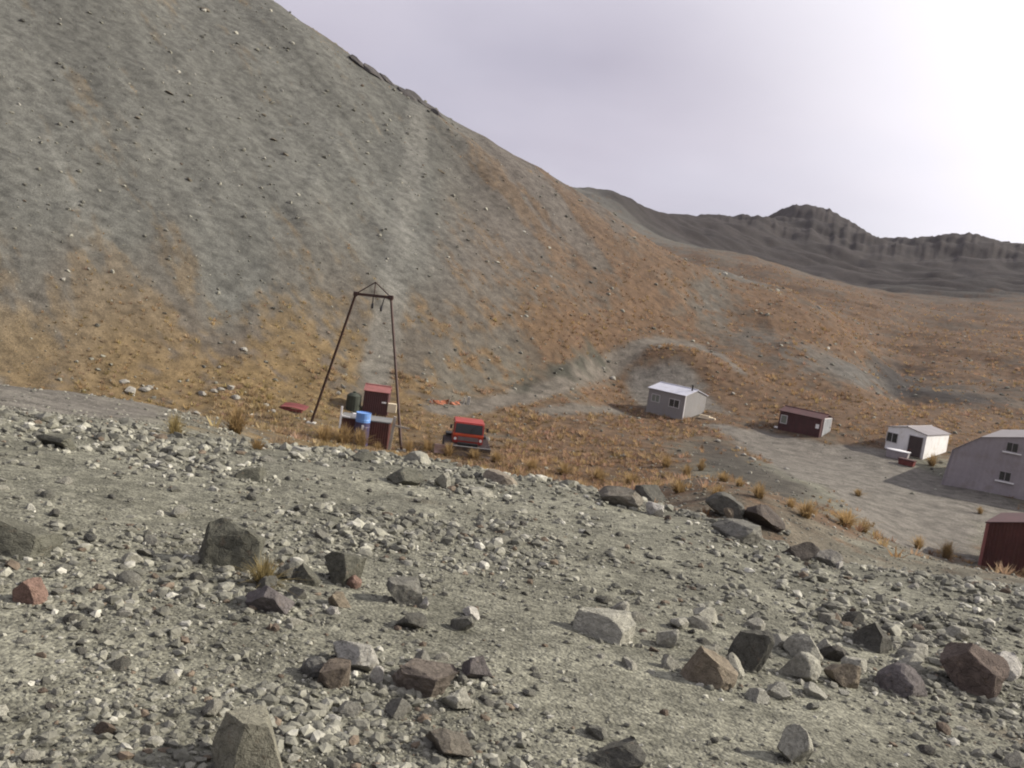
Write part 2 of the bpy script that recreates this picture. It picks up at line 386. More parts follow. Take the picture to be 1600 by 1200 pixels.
COL = lerp(COL, c3(.190, .186, .165), 0.5 * TOW)
COL = lerp(COL, c3(.052, .052, .040), 0.92 * CUT)
COL = lerp(COL, c3(.060, .052, .044), 0.8 * BANK)
GULLY_SHADE = sstep(-2.5, 3.0, sdf(plan([(1368, 562), (1400, 556), (1425, 590), (1480, 612), (1560, 622), (1560, 634), (1470, 630), (1395, 618), (1372, 596)]), X, Y) + 3.0 * jit)
COL = lerp(COL, c3(.042, .038, .036), 0.9 * GULLY_SHADE)  # shade of the gully painted into the hillside colour
dark = sstep(330, 470, DD + 60 * nz1) * sstep(R(2), R(5), thw)  # far ridge: brown rock, its colour deepened to paint in cloud shadow
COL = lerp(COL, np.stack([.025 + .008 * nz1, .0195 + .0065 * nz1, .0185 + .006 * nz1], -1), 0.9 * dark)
COL *= (1 + 0.5 * fr * fbm((X + 0.7 * Y) / 40.0, (Y - 0.7 * X) / 120.0, 4, 170, 0.65))[..., None]
COL = np.clip(COL * 0.76, 0.008, 0.6)      # all ground colours toned down evenly


# ------------------------------------------------------------------ materials
def new_mat(name):
    m = bpy.data.materials.new(name); m.use_nodes = True
    nt = m.node_tree; nt.nodes.clear()
    out = nt.nodes.new('ShaderNodeOutputMaterial'); b = nt.nodes.new('ShaderNodeBsdfPrincipled')
    nt.links.new(b.outputs[0], out.inputs[0])
    return m, nt, b
def nn(nt, t, **kw):
    q = nt.nodes.new(t)
    for k, v in kw.items(): setattr(q, k, v)
    return q
def mulcol(nt, a, fac_socket):
    q = nn(nt, 'ShaderNodeMix', data_type='RGBA', blend_type='MULTIPLY'); q.inputs['Factor'].default_value = 1
    nt.links.new(a, q.inputs['A']); nt.links.new(fac_socket, q.inputs['B']); return q.outputs['Result']
def grey_noise(nt, scale, lo, hi, detail=4, coord='Object', kind='ShaderNodeTexNoise', vec=None):
    if vec is None:
        tc = nn(nt, 'ShaderNodeTexCoord'); vec = tc.outputs[coord]
    t = nn(nt, kind); t.inputs['Scale'].default_value = scale
    if kind == 'ShaderNodeTexNoise':
        t.inputs['Detail'].default_value = detail; t.inputs['Roughness'].default_value = 0.62
    nt.links.new(vec, t.inputs['Vector'])
    mr = nn(nt, 'ShaderNodeMapRange'); mr.inputs['From Min'].default_value = 0.28; mr.inputs['From Max'].default_value = 0.72
    mr.inputs['To Min'].default_value = lo; mr.inputs['To Max'].default_value = hi
    src = t.outputs['Fac'] if kind == 'ShaderNodeTexNoise' else t.outputs['Color']
    nt.links.new(src, mr.inputs['Value'])
    return mr.outputs[0], t
def bump(nt, b, height, strength, dist, prev=None):
    q = nn(nt, 'ShaderNodeBump'); q.inputs['Strength'].default_value = strength; q.inputs['Distance'].default_value = dist
    nt.links.new(height, q.inputs['Height'])
    if prev is not None: nt.links.new(prev, q.inputs['Normal'])
    nt.links.new(q.outputs[0], b.inputs['Normal']); return q.outputs[0]

def mat_ground():
    m, nt, b = new_mat('stony_ground')
    at_ = nn(nt, 'ShaderNodeAttribute', attribute_name='col')
    g1, t1 = grey_noise(nt, 1.1, 0.55, 1.45, 9)
    g2, t2 = grey_noise(nt, 9.0, 0.62, 1.38, 6)
    c = mulcol(nt, at_.outputs['Color'], g1); c = mulcol(nt, c, g2)
    tc = nn(nt, 'ShaderNodeTexCoord')
    v = nn(nt, 'ShaderNodeTexVoronoi'); v.inputs['Scale'].default_value = 46; nt.links.new(tc.outputs['Object'], v.inputs['Vector'])
    hs = nn(nt, 'ShaderNodeSeparateColor'); nt.links.new(v.outputs['Color'], hs.inputs[0])
    mr = nn(nt, 'ShaderNodeMapRange'); mr.inputs['To Min'].default_value = 0.62; mr.inputs['To Max'].default_value = 1.38
    nt.links.new(hs.outputs[0], mr.inputs['Value'])
    c = mulcol(nt, c, mr.outputs[0])
    nt.links.new(c, b.inputs['Base Color'])
    b.inputs['Roughness'].default_value = 0.95; b.inputs['Specular IOR Level'].default_value = 0.15
    n1 = bump(nt, b, t1.outputs['Fac'], 0.5, 0.25)
    n2 = bump(nt, b, t2.outputs['Fac'], 0.6, 0.05, n1)
    inv = nn(nt, 'ShaderNodeMath', operation='MULTIPLY'); inv.inputs[1].default_value = -1
    nt.links.new(v.outputs['Distance'], inv.inputs[0])
    bump(nt, b, inv.outputs[0], 0.45, 0.02, n2)
    return m
def mat_rock(name, source):
    """source 'object': each stone's own colour; 'attr': colour stored per stone in the heap"""
    m, nt, b = new_mat(name)
    if source == 'object':
        s = nn(nt, 'ShaderNodeObjectInfo').outputs['Color']
    else:
        s = nn(nt, 'ShaderNodeAttribute', attribute_name='col').outputs['Color']
    g1, t1 = grey_noise(nt, 2.6, 0.7, 1.5, 8); g2, t2 = grey_noise(nt, 22.0, 0.72, 1.28, 6)
    c = mulcol(nt, s, g1); c = mulcol(nt, c, g2)
    if source == 'object':       # lichen and rust stains
        l, t3 = grey_noise(nt, 3.1, 0, 1, 5)
        mr = nn(nt, 'ShaderNodeMapRange'); mr.inputs['From Min'].default_value = 0.72; mr.inputs['From Max'].default_value = 0.95; mr.inputs['To Max'].default_value = 0.45
        nt.links.new(l, mr.inputs['Value'])
        q = nn(nt, 'ShaderNodeMix', data_type='RGBA'); q.inputs['B'].default_value = (.15, .11, .075, 1)
        nt.links.new(mr.outputs[0], q.inputs['Factor']); nt.links.new(c, q.inputs['A']); c = q.outputs['Result']
    crk = None
    if source == 'object':
        tc = nn(nt, 'ShaderNodeTexCoord'); dn = nn(nt, 'ShaderNodeTexNoise'); dn.inputs['Scale'].default_value = 3.0; nt.links.new(tc.outputs['Object'], dn.inputs['Vector'])
        va = nn(nt, 'ShaderNodeVectorMath', operation='MULTIPLY_ADD'); va.inputs[1].default_value = (.55, .55, .55); nt.links.new(dn.outputs['Color'], va.inputs[0]); nt.links.new(tc.outputs['Object'], va.inputs[2])
        vo = nn(nt, 'ShaderNodeTexVoronoi', feature='DISTANCE_TO_EDGE'); vo.inputs['Scale'].default_value = 1.9; nt.links.new(va.outputs[0], vo.inputs['Vector'])
        cm = nn(nt, 'ShaderNodeMapRange'); cm.inputs['From Max'].default_value = 0.045; cm.inputs['To Min'].default_value = 0.72; cm.inputs['To Max'].default_value = 1.0
        nt.links.new(vo.outputs['Distance'], cm.inputs['Value']); c = mulcol(nt, c, cm.outputs[0]); crk = cm.outputs[0]
    nt.links.new(c, b.inputs['Base Color'])
    b.inputs['Roughness'].default_value = 0.9; b.inputs['Specular IOR Level'].default_value = 0.2
    n0 = bump(nt, b, crk, 0.5, 0.04) if crk is not None else None
    n1 = bump(nt, b, t1.outputs['Fac'], 0.45, 0.10, n0)
    bump(nt, b, t2.outputs['Fac'], 0.5, 0.02, n1)
    return m
def mat_straw(name, source):
    m, nt, b = new_mat(name)
    if source == 'attr':
        c = nn(nt, 'ShaderNodeAttribute', attribute_name='col').outputs['Color']
    else:
        c = nn(nt, 'ShaderNodeObjectInfo').outputs['Color']
        g, t = grey_noise(nt, 14.0, 0.6, 1.4, 2); c = mulcol(nt, c, g)
    nt.links.new(c, b.inputs['Base Color'])
    b.inputs['Roughness'].default_value = 0.8; b.inputs['Specular IOR Level'].default_value = 0.1
    tr = nn(nt, 'ShaderNodeBsdfTranslucent'); nt.links.new(c, tr.inputs['Color'])          # dry blades let light through
    mx_ = nn(nt, 'ShaderNodeMixShader'); mx_.inputs[0].default_value = 0.45
    nt.links.new(b.outputs[0], mx_.inputs[1]); nt.links.new(tr.outputs[0], mx_.inputs[2])
    nt.links.new(mx_.outputs[0], [q for q in nt.nodes if q.type == 'OUTPUT_MATERIAL'][0].inputs['Surface'])
    return m
def mat_plain(name, col, rough=0.6, metal=0.0, var=0.25, scale=2.0, stain=None, spec=0.4):
    m, nt, b = new_mat(name)
    rgb = nn(nt, 'ShaderNodeRGB'); rgb.outputs[0].default_value = (*col, 1)
    g1, t1 = grey_noise(nt, scale, 1 - var, 1 + var, 5); g2, t2 = grey_noise(nt, scale * 9, 1 - var * .5, 1 + var * .5, 4)
    c = mulcol(nt, rgb.outputs[0], g1); c = mulcol(nt, c, g2)
    if stain:
        l, t3 = grey_noise(nt, scale * 1.7, 0, 1, 6)
        mr = nn(nt, 'ShaderNodeMapRange'); mr.inputs['From Min'].default_value = 0.55; mr.inputs['From Max'].default_value = 0.95; mr.inputs['To Max'].default_value = 0.6
        nt.links.new(l, mr.inputs['Value'])
        q = nn(nt, 'ShaderNodeMix', data_type='RGBA'); q.inputs['B'].default_value = (*stain, 1)
        nt.links.new(mr.outputs[0], q.inputs['Factor']); nt.links.new(c, q.inputs['A']); c = q.outputs['Result']
    nt.links.new(c, b.inputs['Base Color'])
    b.inputs['Roughness'].default_value = rough; b.inputs['Metallic'].default_value = metal; b.inputs['Specular IOR Level'].default_value = spec
    bump(nt, b, t2.outputs['Fac'], 0.15, 0.01)
    return m
M = dict(
    ground=mat_ground(), rock=mat_rock('boulder_stone', 'object'), pebble=mat_rock('gravel_stone', 'attr'),
    straw=mat_straw('tussock_straw', 'object'), straw_far=mat_straw('tussock_cover_straw', 'attr'),
    red=mat_plain('red_painted_iron', (.080, .027, .022), .6, 0, .3, 1.2, (.08, .035, .02)),
    maroon=mat_plain('maroon_painted_boards', (.068, .027, .027), .7, 0, .25, 1.5, (.05, .03, .025)),
    red_roof=mat_plain('faded_red_roof_iron', (.26, .10, .09), .5, 0, .2, 1.5, (.16, .07, .05)),
    grey_wall=mat_plain('grey_sheet_wall', (.25, .245, .24), .6, 0, .08, .8, (.24, .22, .20)),
    zinc=mat_plain('pale_zinc_roof', (.46, .47, .53), .4, .0, .08, 1.0, (.34, .33, .33)),
    lilac=mat_plain('weathered_grey_iron', (.30, .275, .285), .65, 0, .12, .6, (.22, .19, .17)),
    lodge_roof=mat_plain('dull_grey_roof_iron', (.20, .185, .19), .6, 0, .12, .6, (.15, .13, .12)),
    white=mat_plain('white_paint', (.80, .80, .79), .5, 0, .06, 1.0, (.6, .57, .5)),
    frame=mat_plain('pale_window_trim', (.55, .54, .54), .6, 0, .1),
    glass=mat_plain('dark_window_glass', (.025, .028, .03), .12, 0, .1, 2.0, None, .6),
    glass_pale=mat_plain('sky_tint_glass', (.16, .19, .17), .15, 0, .1, 2.0, None, .8),  # reflected sky put into the pale base colour
    door=mat_plain('dark_brown_door', (.055, .04, .038), .7), door_grey=mat_plain('grey_door_boards', (.20, .21, .22), .7),
    timber=mat_plain('weathered_timber', (.30, .27, .23), .85, 0, .3, 3.0), board=mat_plain('fresh_cream_timber', (.62, .54, .40), .8, 0, .2, 3.0),
    steel=mat_plain('dark_brown_steel', (.055, .032, .026), .6, .2, .3, 3.0, (.10, .04, .025)), iron=mat_plain('black_iron', (.02, .02, .022), .6, .3, .2, 4.0),
    grey_metal=mat_plain('dull_grey_metal', (.22, .22, .21), .5, .3, .2, 3.0), concrete=mat_plain('pale_concrete', (.36, .35, .32), .9, 0, .2, 3.0),
    cat_red=mat_plain('bright_red_vehicle_paint', (.30, .032, .024), .35, 0, .1, 1.5, (.3, .05, .03), .5), cat_orange=mat_plain('orange_red_stripe', (.52, .085, .035), .35, 0, .08),
    rubber=mat_plain('black_rubber', (.06, .055, .05), .8, 0, .3, 6.0, (.09, .07, .05)), blade=mat_plain('worn_blade_steel', (.12, .10, .095), .5, .4, .3, 3.0, (.2, .15, .13)),
    pink=mat_plain('faded_pink_paint', (.36, .26, .24), .6), lamp=mat_plain('headlamp_glass', (.7, .7, .66), .2, 0, .05),
    blue=mat_plain('blue_drum_paint', (.13, .27, .58), .4, 0, .12, 2.0, (.18, .2, .3)), navy=mat_plain('dark_purple_drum_paint', (.05, .04, .085), .5, 0, .2, 2.0),
    orange=mat_plain('faded_orange_plastic', (.32, .11, .055), .7, 0, .3, 4.0), green=mat_plain('dark_green_plastic', (.035, .042, .03), .7, 0, .3, 3.0),
    crimson=mat_plain('crimson_sheet', (.15, .035, .032), .6, 0, .2, 3.0, (.15, .05, .04)), cream=mat_plain('cream_board', (.66, .58, .42), .7, 0, .12, 3.0),
)

# ------------------------------------------------------------------ object helpers
def tag(o, label=None, cat=None, group=None, kind=None):
    if label: o['label'] = label
    if cat: o['category'] = cat
    if group: o['group'] = group
    if kind: o['kind'] = kind
    return o
def empty(name, loc, rz=0.0):
    o = bpy.data.objects.new(name, None); o.empty_display_size = 0.3
    C.objects.link(o); o.location = loc; o.rotation_euler = (0, 0, rz); return o
def link_mesh(name, me, mat, parent=None):
    o = bpy.data.objects.new(name, me); C.objects.link(o)
    if mat is not None and not me.materials: me.materials.append(mat)
    if parent is not None: o.parent = parent
    return o
def np_mesh(name, verts, faces, col=None, smooth=False):
    """faces: (n,3) or (n,4) int array"""
    me = bpy.data.meshes.new(name); k = faces.shape[1]
    me.vertices.add(len(verts)); me.vertices.foreach_set('co', np.ascontiguousarray(verts, np.float32).ravel())
    me.loops.add(faces.size); me.loops.foreach_set('vertex_index', np.ascontiguousarray(faces, np.int32).ravel())
    me.polygons.add(len(faces)); me.polygons.foreach_set('loop_start', np.arange(0, faces.size, k, dtype=np.int32))
    me.polygons.foreach_set('loop_total', np.full(len(faces), k, np.int32))
    me.polygons.foreach_set('use_smooth', np.full(len(faces), smooth))
    if col is not None:
        a = me.color_attributes.new('col', 'FLOAT_COLOR', 'POINT')
        a.data.foreach_set('color', np.column_stack([col, np.ones(len(col))]).astype(np.float32).ravel())
    me.update(calc_edges=True); return me
class MB:
    """collects boxes, bars, tubes and prisms, then links them as one mesh"""
    def __init__(s): s.v = []; s.f = []
    def add(s, vs, fs):
        k = len(s.v); s.v += [tuple(p) for p in vs]; s.f += [tuple(i + k for i in f) for f in fs]; return s
    def box(s, x0, x1, y0, y1, z0, z1):
        return s.add([(x0, y0, z0), (x1, y0, z0), (x1, y1, z0), (x0, y1, z0), (x0, y0, z1), (x1, y0, z1), (x1, y1, z1), (x0, y1, z1)],
                     [(0, 3, 2, 1), (4, 5, 6, 7), (0, 1, 5, 4), (1, 2, 6, 5), (2, 3, 7, 6), (3, 0, 4, 7)])
    def tube(s, p, q, r, r2=None, k=8):
        p = Vector(p); q = Vector(q); d = (q - p).normalized(); a = d.orthogonal().normalized(); b = d.cross(a)
        r2 = r if r2 is None else r2; vs = []
        for i in range(k):
            w = 2 * math.pi * i / k; o = a * math.cos(w) + b * math.sin(w); vs += [p + o * r, q + o * r2]
        fs = [(2 * i, 2 * ((i + 1) % k), 2 * ((i + 1) % k) + 1, 2 * i + 1) for i in range(k)]
        fs += [tuple(2 * i for i in range(k))[::-1], tuple(2 * i + 1 for i in range(k))]
        return s.add(vs, fs)
    def bar(s, p, q, w, h=None):
        p = Vector(p); q = Vector(q); d = (q - p).normalized(); h = w if h is None else h
        up = Vector((0, 0, 1)) if abs(d.z) < 0.9 else Vector((0, 1, 0)); a = d.cross(up).normalized(); b = a.cross(d)
        vs = [e + a * (w / 2 * i) + b * (h / 2 * j) for e in (p, q) for i, j in ((-1, -1), (1, -1), (1, 1), (-1, 1))]
        return s.add(vs, [(0, 1, 2, 3), (4, 7, 6, 5), (0, 4, 5, 1), (1, 5, 6, 2), (2, 6, 7, 3), (3, 7, 4, 0)])
    def prism(s, poly, axis, a0, a1):
        """poly in the plane across axis: for 'x' (y,z), for 'y' (x,z), for 'z' (x,y)"""
        k = len(poly)
        def w(p, a): return {'x': (a, p[0], p[1]), 'y': (p[0], a, p[1]), 'z': (p[0], p[1], a)}[axis]
        vs = [w(p, a0) for p in poly] + [w(p, a1) for p in poly]
        return s.add(vs, [tuple(range(k)), tuple(range(2 * k - 1, k - 1, -1))] + [(i, i + k, (i + 1) % k + k, (i + 1) % k) for i in range(k)])
    def build(s, name, mat, parent=None, bevel=0.0):
        me = bpy.data.meshes.new(name); me.from_pydata(s.v, [], s.f); me.update()
        bm = bmesh.new(); bm.from_mesh(me); bmesh.ops.recalc_face_normals(bm, faces=bm.faces)
        if bevel: bmesh.ops.bevel(bm, geom=list(bm.edges), offset=bevel, segments=2, affect='EDGES', clamp_overlap=True)
        bm.to_mesh(me); bm.free()
        return link_mesh(name, me, mat, parent)

# ------------------------------------------------------------------ the ground, cut where floor, slopes and ridge meet
V = np.column_stack([X.ravel(), Y.ravel(), (Z + EYE).ravel()])
idx = np.arange(NR * NC).reshape(NR, NC)
q0 = idx[:-1]; q1 = idx[1:]
Q = np.stack([q0, np.roll(q0, -1, 1), np.roll(q1, -1, 1), q1], -1).reshape(-1, 4)[:, ::-1]
Dq = DD[:-1].ravel(); tq = thw[:-1].ravel(); Fq = DF[:-1].ravel()
div = R(4.5)
reg = np.zeros(len(Q), int)
up = (Dq > Fq) & (np.abs(tq) < R(60))
reg[up & (tq <= div)] = 1
reg[up & (tq > div)] = 2
reg[(Dq > 340) & (tq > R(2)) & (np.abs(tq) < R(60))] = 3
road_q = ROAD[:-1].ravel() > 0.75
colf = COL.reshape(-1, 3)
# shared normals so that the cuts do not show
tri_n = np.cross(V[Q[:, 1]] - V[Q[:, 0]], V[Q[:, 3]] - V[Q[:, 0]])
VN = np.zeros_like(V)
for k in range(4): np.add.at(VN, Q[:, k], tri_n)
VN /= np.linalg.norm(VN, axis=1, keepdims=True) + 1e-12
def sheet(name, faces, lift=0.0):
    u, inv = np.unique(faces, return_inverse=True)
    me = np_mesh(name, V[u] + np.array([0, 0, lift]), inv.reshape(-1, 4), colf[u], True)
    me.normals_split_custom_set_from_vertices([tuple(v) for v in VN[u]])
    o = link_mesh(name, me, M['ground']); o['kind'] = 'structure'; return o
k0 = len(V)
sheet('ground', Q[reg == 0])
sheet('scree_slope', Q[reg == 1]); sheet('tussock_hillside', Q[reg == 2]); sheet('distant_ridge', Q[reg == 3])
cen = V[Q[:, 0]]
sheet('gravel_road', Q[road_q & (Dq > 40)], 0.012)
sheet('dirt_path', Q[road_q & (Dq <= 40)], 0.008)
# patch under the standpoint
pv = np.vstack([V[idx[0]], [[0, 0, V[idx[0], 2].mean()]]])
pf = np.array([[i, (i + 1) % NC, NC] for i in range(NC)])[:, ::-1]
o = link_mesh('ground_underfoot', np_mesh('ground_underfoot', pv, pf, np.tile(colf[idx[0]].mean(0), (NC + 1, 1)), True), M['ground']); o['kind'] = 'structure'

#OBJECTS_BELOW
# ------------------------------------------------------------------ buildings
def corrugated(mb, p, q, z0, ztop, pitch=0.18, depth=0.025):
    """a ribbed sheet wall from p to q (plan), its outside on the right hand; ztop is a height or a function of the run"""
    p = Vector((p[0], p[1], 0)); q = Vector((q[0], q[1], 0)); L = (q - p).length; d = (q - p) / L; nrm = Vector((d.y, -d.x, 0))
    k = max(2, int(L / pitch)); vs = []; 
    xs = [L * i / (2 * k) for i in range(2 * k + 1)]
    if callable(ztop) and not any(abs(x - L / 2) < 1e-6 for x in xs): xs = sorted(xs + [L / 2])
    for i, x in enumerate(xs):
        off = depth * (i % 2)
        a = p + d * x + nrm * off; zt = ztop(x) if callable(ztop) else ztop
        vs += [(a.x, a.y, z0), (a.x, a.y, zt)]
    mb.add(vs, [(2 * i, 2 * i + 2, 2 * i + 3, 2 * i + 1) for i in range(len(xs) - 1)])
def hut(name, label, cat, corner, turn, L, W, H, pitch, axis, wall, roof, over=0.12, flat=False, rib=0.18, sink=0.15, group=None):
    """corner: foot of the corner nearest the viewer; front runs X -L..0 at Y 0, the right side runs Y 0..W at X 0"""
    th = math.atan2(corner.x, corner.y)
    t = empty(name, corner, -th - R(turn)); tag(t, label, cat, group)
    rise = (W if axis == 'x' else L) / 2 * math.tan(R(pitch))
    gx = lambda x: H + rise * (1 - abs(x - L / 2) / (L / 2)); gy = lambda y: H + rise * (1 - abs(y - W / 2) / (W / 2))
    for nm, a, b, top in (('front_wall', (-L, 0), (0, 0), gx if axis == 'y' else H), ('side_wall', (0, 0), (0, W), gy if axis == 'x' else H),
                          ('back_wall', (0, W), (-L, W), gx if axis == 'y' else H), ('side_wall', (-L, W), (-L, 0), gy if axis == 'x' else H)):
        m = MB(); corrugated(m, a, b, -sink, top, rib); m.build(nm, wall, t)
    r = MB(); s = 0.05
    if axis == 'x':
        y0, y1, ym = -over, W + over, W / 2; e = H - over * math.tan(R(pitch))
        r.prism([(y0, e), (ym, H + rise), (y1, e), (y1, e + s), (ym, H + rise + s), (y0, e + s)], 'x', -L - over, over)
    else:
        x0, x1, xm = -L - over, over, -L / 2; e = H - over * math.tan(R(pitch))
        r.prism([(x0, e), (xm, H + rise), (x1, e), (x1, e + s), (xm, H + rise + s), (x0, e + s)], 'y', -over, W + over)
    ro = r.build('roof', roof, t)
    cap = MB()
    if axis == 'x': cap.tube((-L - over, W / 2, H + rise + s), (over, W / 2, H + rise + s), 0.06)
    else: cap.tube((-L / 2, -over, H + rise + s), (-L / 2, W + over, H + rise + s), 0.06)
    cap.build('ridge_cap', roof, ro)
    p = MB(); p.box(-L + .05, -.05, .05, W - .05, -0.45, 0.04); p.build('plinth', M['timber'], t)
    return t
def window(t, x0, x1, z0, z1, glass, y=-0.03, frame=None, sill=False, face='front', bars=1):
    """a framed window on the front (y) or on the right side (x)"""
    frame = frame or M['frame']; w = 0.05
    def bx(m, a0, a1, b0, b1, c0, c1):
        if face == 'front': m.box(a0, a1, b0, b1, c0, c1)
        else: m.box(-b1, -b0, a0, a1, c0, c1)
    g = MB(); bx(g, x0, x1, y - 0.012, y + 0.02, z0, z1); g = g.build('window', glass, t)
    f = MB()
    bx(f, x0 - w, x0, y - .04, y + .02, z0 - w, z1 + w); bx(f, x1, x1 + w, y - .04, y + .02, z0 - w, z1 + w)
    bx(f, x0, x1, y - .04, y + .02, z0 - w, z0); bx(f, x0, x1, y - .04, y + .02, z1, z1 + w)
    for k in range(bars):
        xm = x0 + (x1 - x0) * (k + 1) / (bars + 1); bx(f, xm - .018, xm + .018, y - .032, y - .013, z0, z1)
    f.build('frame', frame, g)
    if sill:
        s = MB(); bx(s, x0 - .22, x1 + .30, y - .12, y + .02, z0 - .14, z0 - .055); s.build('sill', M['white'], g)
def door(t, x0, x1, z1, mat, y=-0.03, face='front', handle=True):
    def bx(m, a0, a1, b0, b1, c0, c1):
        if face == 'front': m.box(a0, a1, b0, b1, c0, c1)
        else: m.box(-b1, -b0, a0, a1, c0, c1)
    d = MB(); bx(d, x0, x1, y - .03, y + .02, 0.05, z1); d = d.build('door', mat, t)
    f = MB(); bx(f, x0 - .06, x0, y - .05, y + .02, 0.05, z1 + .06); bx(f, x1, x1 + .06, y - .05, y + .02, 0.05, z1 + .06); bx(f, x0, x1, y - .05, y + .02, z1, z1 + .06)
    f.build('door_frame', M['frame'], d)
    if handle:
        h = MB(); bx(h, x1 - .14, x1 - .08, y - .08, y - .03, z1 * .48, z1 * .54); h.build('handle', M['iron'], d)

# the grey cabin by the gravel cutting
c = at(1065, 656)
t = hut('grey_cabin', 'grey cabin with pale metal roof standing by the gravel cutting', 'cabin', c, 32, 3.85, 3.5, 2.15, 15, 'x', M['grey_wall'], M['zinc'], rib=0.14)
window(t, -3.4, -2.6, 1.05, 1.65, M['glass_pale']); window(t, -1.5, -0.5, 0.95, 1.6, M['glass'])
m = MB(); m.tube((-0.25, 1.35, 2.5), (-0.25, 1.35, 3.0), 0.07); m.tube((-0.25, 1.35, 3.0), (-0.25, 1.35, 3.06), 0.12); m.build('flue_pipe', M['iron'], t)
m = MB(); m.box(0.02, 0.09, -.04, .04, 0.0, 2.12); m.build('corner_trim', M['frame'], t)
for k in range(4):
    m = MB(); x = -3.8 + k * 1.18; m.box(x, x + .25, -.06, .2, -0.6, 0.0); m.build('foundation_block', M['concrete'], t)
p = at(1104, 655)
t = empty('timber_stack', p, R(-25)); tag(t, 'small untidy stack of pale boards lying against the grey cabin', 'timber stack')
for k, (x, y, z, L, a) in enumerate([(0, 0, .05, 1.5, 4), (.05, .22, .05, 1.4, -6), (-.1, .44, .05, 1.3, 3), (0.05, .1, .15, 1.4, -8), (-.1, .33, .15, 1.1, 10), (-.25, .2, .25, .9, -4)]):
    b = MB(); b.box(-L / 2, L / 2, -.1, .1, -.045, .045); b = b.build('board', M['board'], t); b.location = (x, y, z); b.rotation_euler = (0, 0, R(a))
# maroon hut
c = at(1279, 684)
t = hut('maroon_hut', 'low maroon hut with a grey door in its end wall, backed by tussock hillside', 'hut', c, 20, 3.75, 2.5, 1.62, 14, 'x', M['maroon'], M['maroon'], rib=0.2)
window(t, -3.55, -3.05, .6, 1.25, M['glass_pale'], bars=0); door(t, .55, 2.2, 1.6, M['door_grey'], face='side')
m = MB(); m.box(-.42, -.12, -.06, -.03, .75, 1.12); m.build('notice_board', M['white'], t)
p = at(1222, 670)
t = tag(MB().box(-.7, .7, -.25, .25, 0, .1).build('white_plank', M['white'], None), 'white plank lying on the gravel before the maroon hut', 'plank'); t.location = p; t.rotation_euler = (0, 0, R(-24))
# white hut
c = at(1441, 718)
t = hut('white_hut', 'white hut with gabled front, dark doorway and bright sunlit side wall', 'hut', c, 22, 3.3, 4.6, 2.05, 11, 'y', M['white'], M['lodge_roof'], rib=0.2)
window(t, -3.25, -2.35, .85, 1.6, M['glass']); door(t, -1.35, -.2, 1.75, M['door'])
m = MB(); m.box(-.02, .05, -.08, .0, 0, 2.0); m.build('corner_trim', M['frame'], t)
# big grey building, running out of the picture
c = at(1469, 757)
th = math.atan2(c.x, c.y)
t = empty('grey_lodge', c, -th - R(10)); tag(t, 'large grey two storey building with gambrel roof and two small gable windows', 'building')
prof = [(0, -.8), (.40, 2.7), (2.1, 3.98), (6.2, 4.85), (10.3, 3.98), (12, 2.7), (12.4, -.8)]
m = MB(); n_ = 34
def gtop(x): return np.interp(x, [q[0] for q in prof[1:-1]], [q[1] for q in prof[1:-1]])
xs = sorted(set([0.4 + (11.6) * i / 68 for i in range(69)] + [2.1, 6.2, 10.3]))
vs = []
for i, x in enumerate(xs):
    xb = 12.4 * (x - .4) / 11.6; y = -.022 * (i % 2)
    vs += [(xb, y, -.8), (x, y, float(gtop(x)))]
m.add(vs, [(2 * i, 2 * i + 2, 2 * i + 3, 2 * i + 1) for i in range(len(xs) - 1)]); m.build('gable_wall', M['lilac'], t)
m = MB(); k = len(prof); L_ = 9.0
for i in range(k - 1):
    (x1, z1), (x2, z2) = prof[i], prof[i + 1]
    nm = 'side_wall' if i in (0, k - 2) else 'roof_panel'
    e = Vector((x2 - x1, 0, z2 - z1)).normalized(); nr = Vector((-e.z, 0, e.x)) * 0.05
    m = MB(); a = [Vector((x1, -.10, z1)), Vector((x2, -.10, z2))]
    v8 = [q + o_ + Vector((0, dy, 0)) for dy in (0, L_) for q in a for o_ in (Vector(), nr)]
    m.add(v8, [(0, 1, 3, 2), (4, 6, 7, 5), (0, 4, 5, 1), (2, 3, 7, 6), (1, 5, 7, 3), (0, 2, 6, 4)]); m.build(nm, M['lilac'] if nm == 'side_wall' else M['lodge_roof'], t)
m = MB(); m.add([(12.4, L_, -.8), (0, L_, -.8)] + [(q[0], L_, q[1]) for q in prof[1:-1]], [tuple(range(7))]); m.build('back_wall', M['lilac'], t)
m = MB(); m.box(.05, 12.35, -.09, -.03, -.8, -.05); m.build('base_board', M['concrete'], t)
window(t, 3.82, 4.52, 3.42, 4.02, M['glass'], -.05, M['lilac'], True); window(t, 3.72, 4.42, 1.3, 1.9, M['glass'], -.05, M['lilac'], True)
# dark red shed at the edge
c = at(1529, 884)
th = math.atan2(c.x, c.y)
fr = c + Vector((math.cos(-th - R(5)), math.sin(-th - R(5)), 0)) * 4.2
t = hut('dark_red_shed', 'dark red corrugated iron shed below the stony bank', 'shed', Vector((fr.x, fr.y, c.z)), 5, 4.2, 3.6, 2.15, 15, 'y', M['red'], M['maroon'], rib=0.16)
m = MB(); m.box(-4.28, -4.14, -.07, .03, -.3, 2.12); m.build('corner_trim', M['red_roof'], t)
m = MB(); m.tube((-2.1, .3, 2.6), (-2.1, .3, 2.95), .12); m.build('white_vent', M['white'], t)
m = MB(); m.box(-1.6, -.7, -.06, -.03, .0, 1.85); m.build('door', M['maroon'], t)

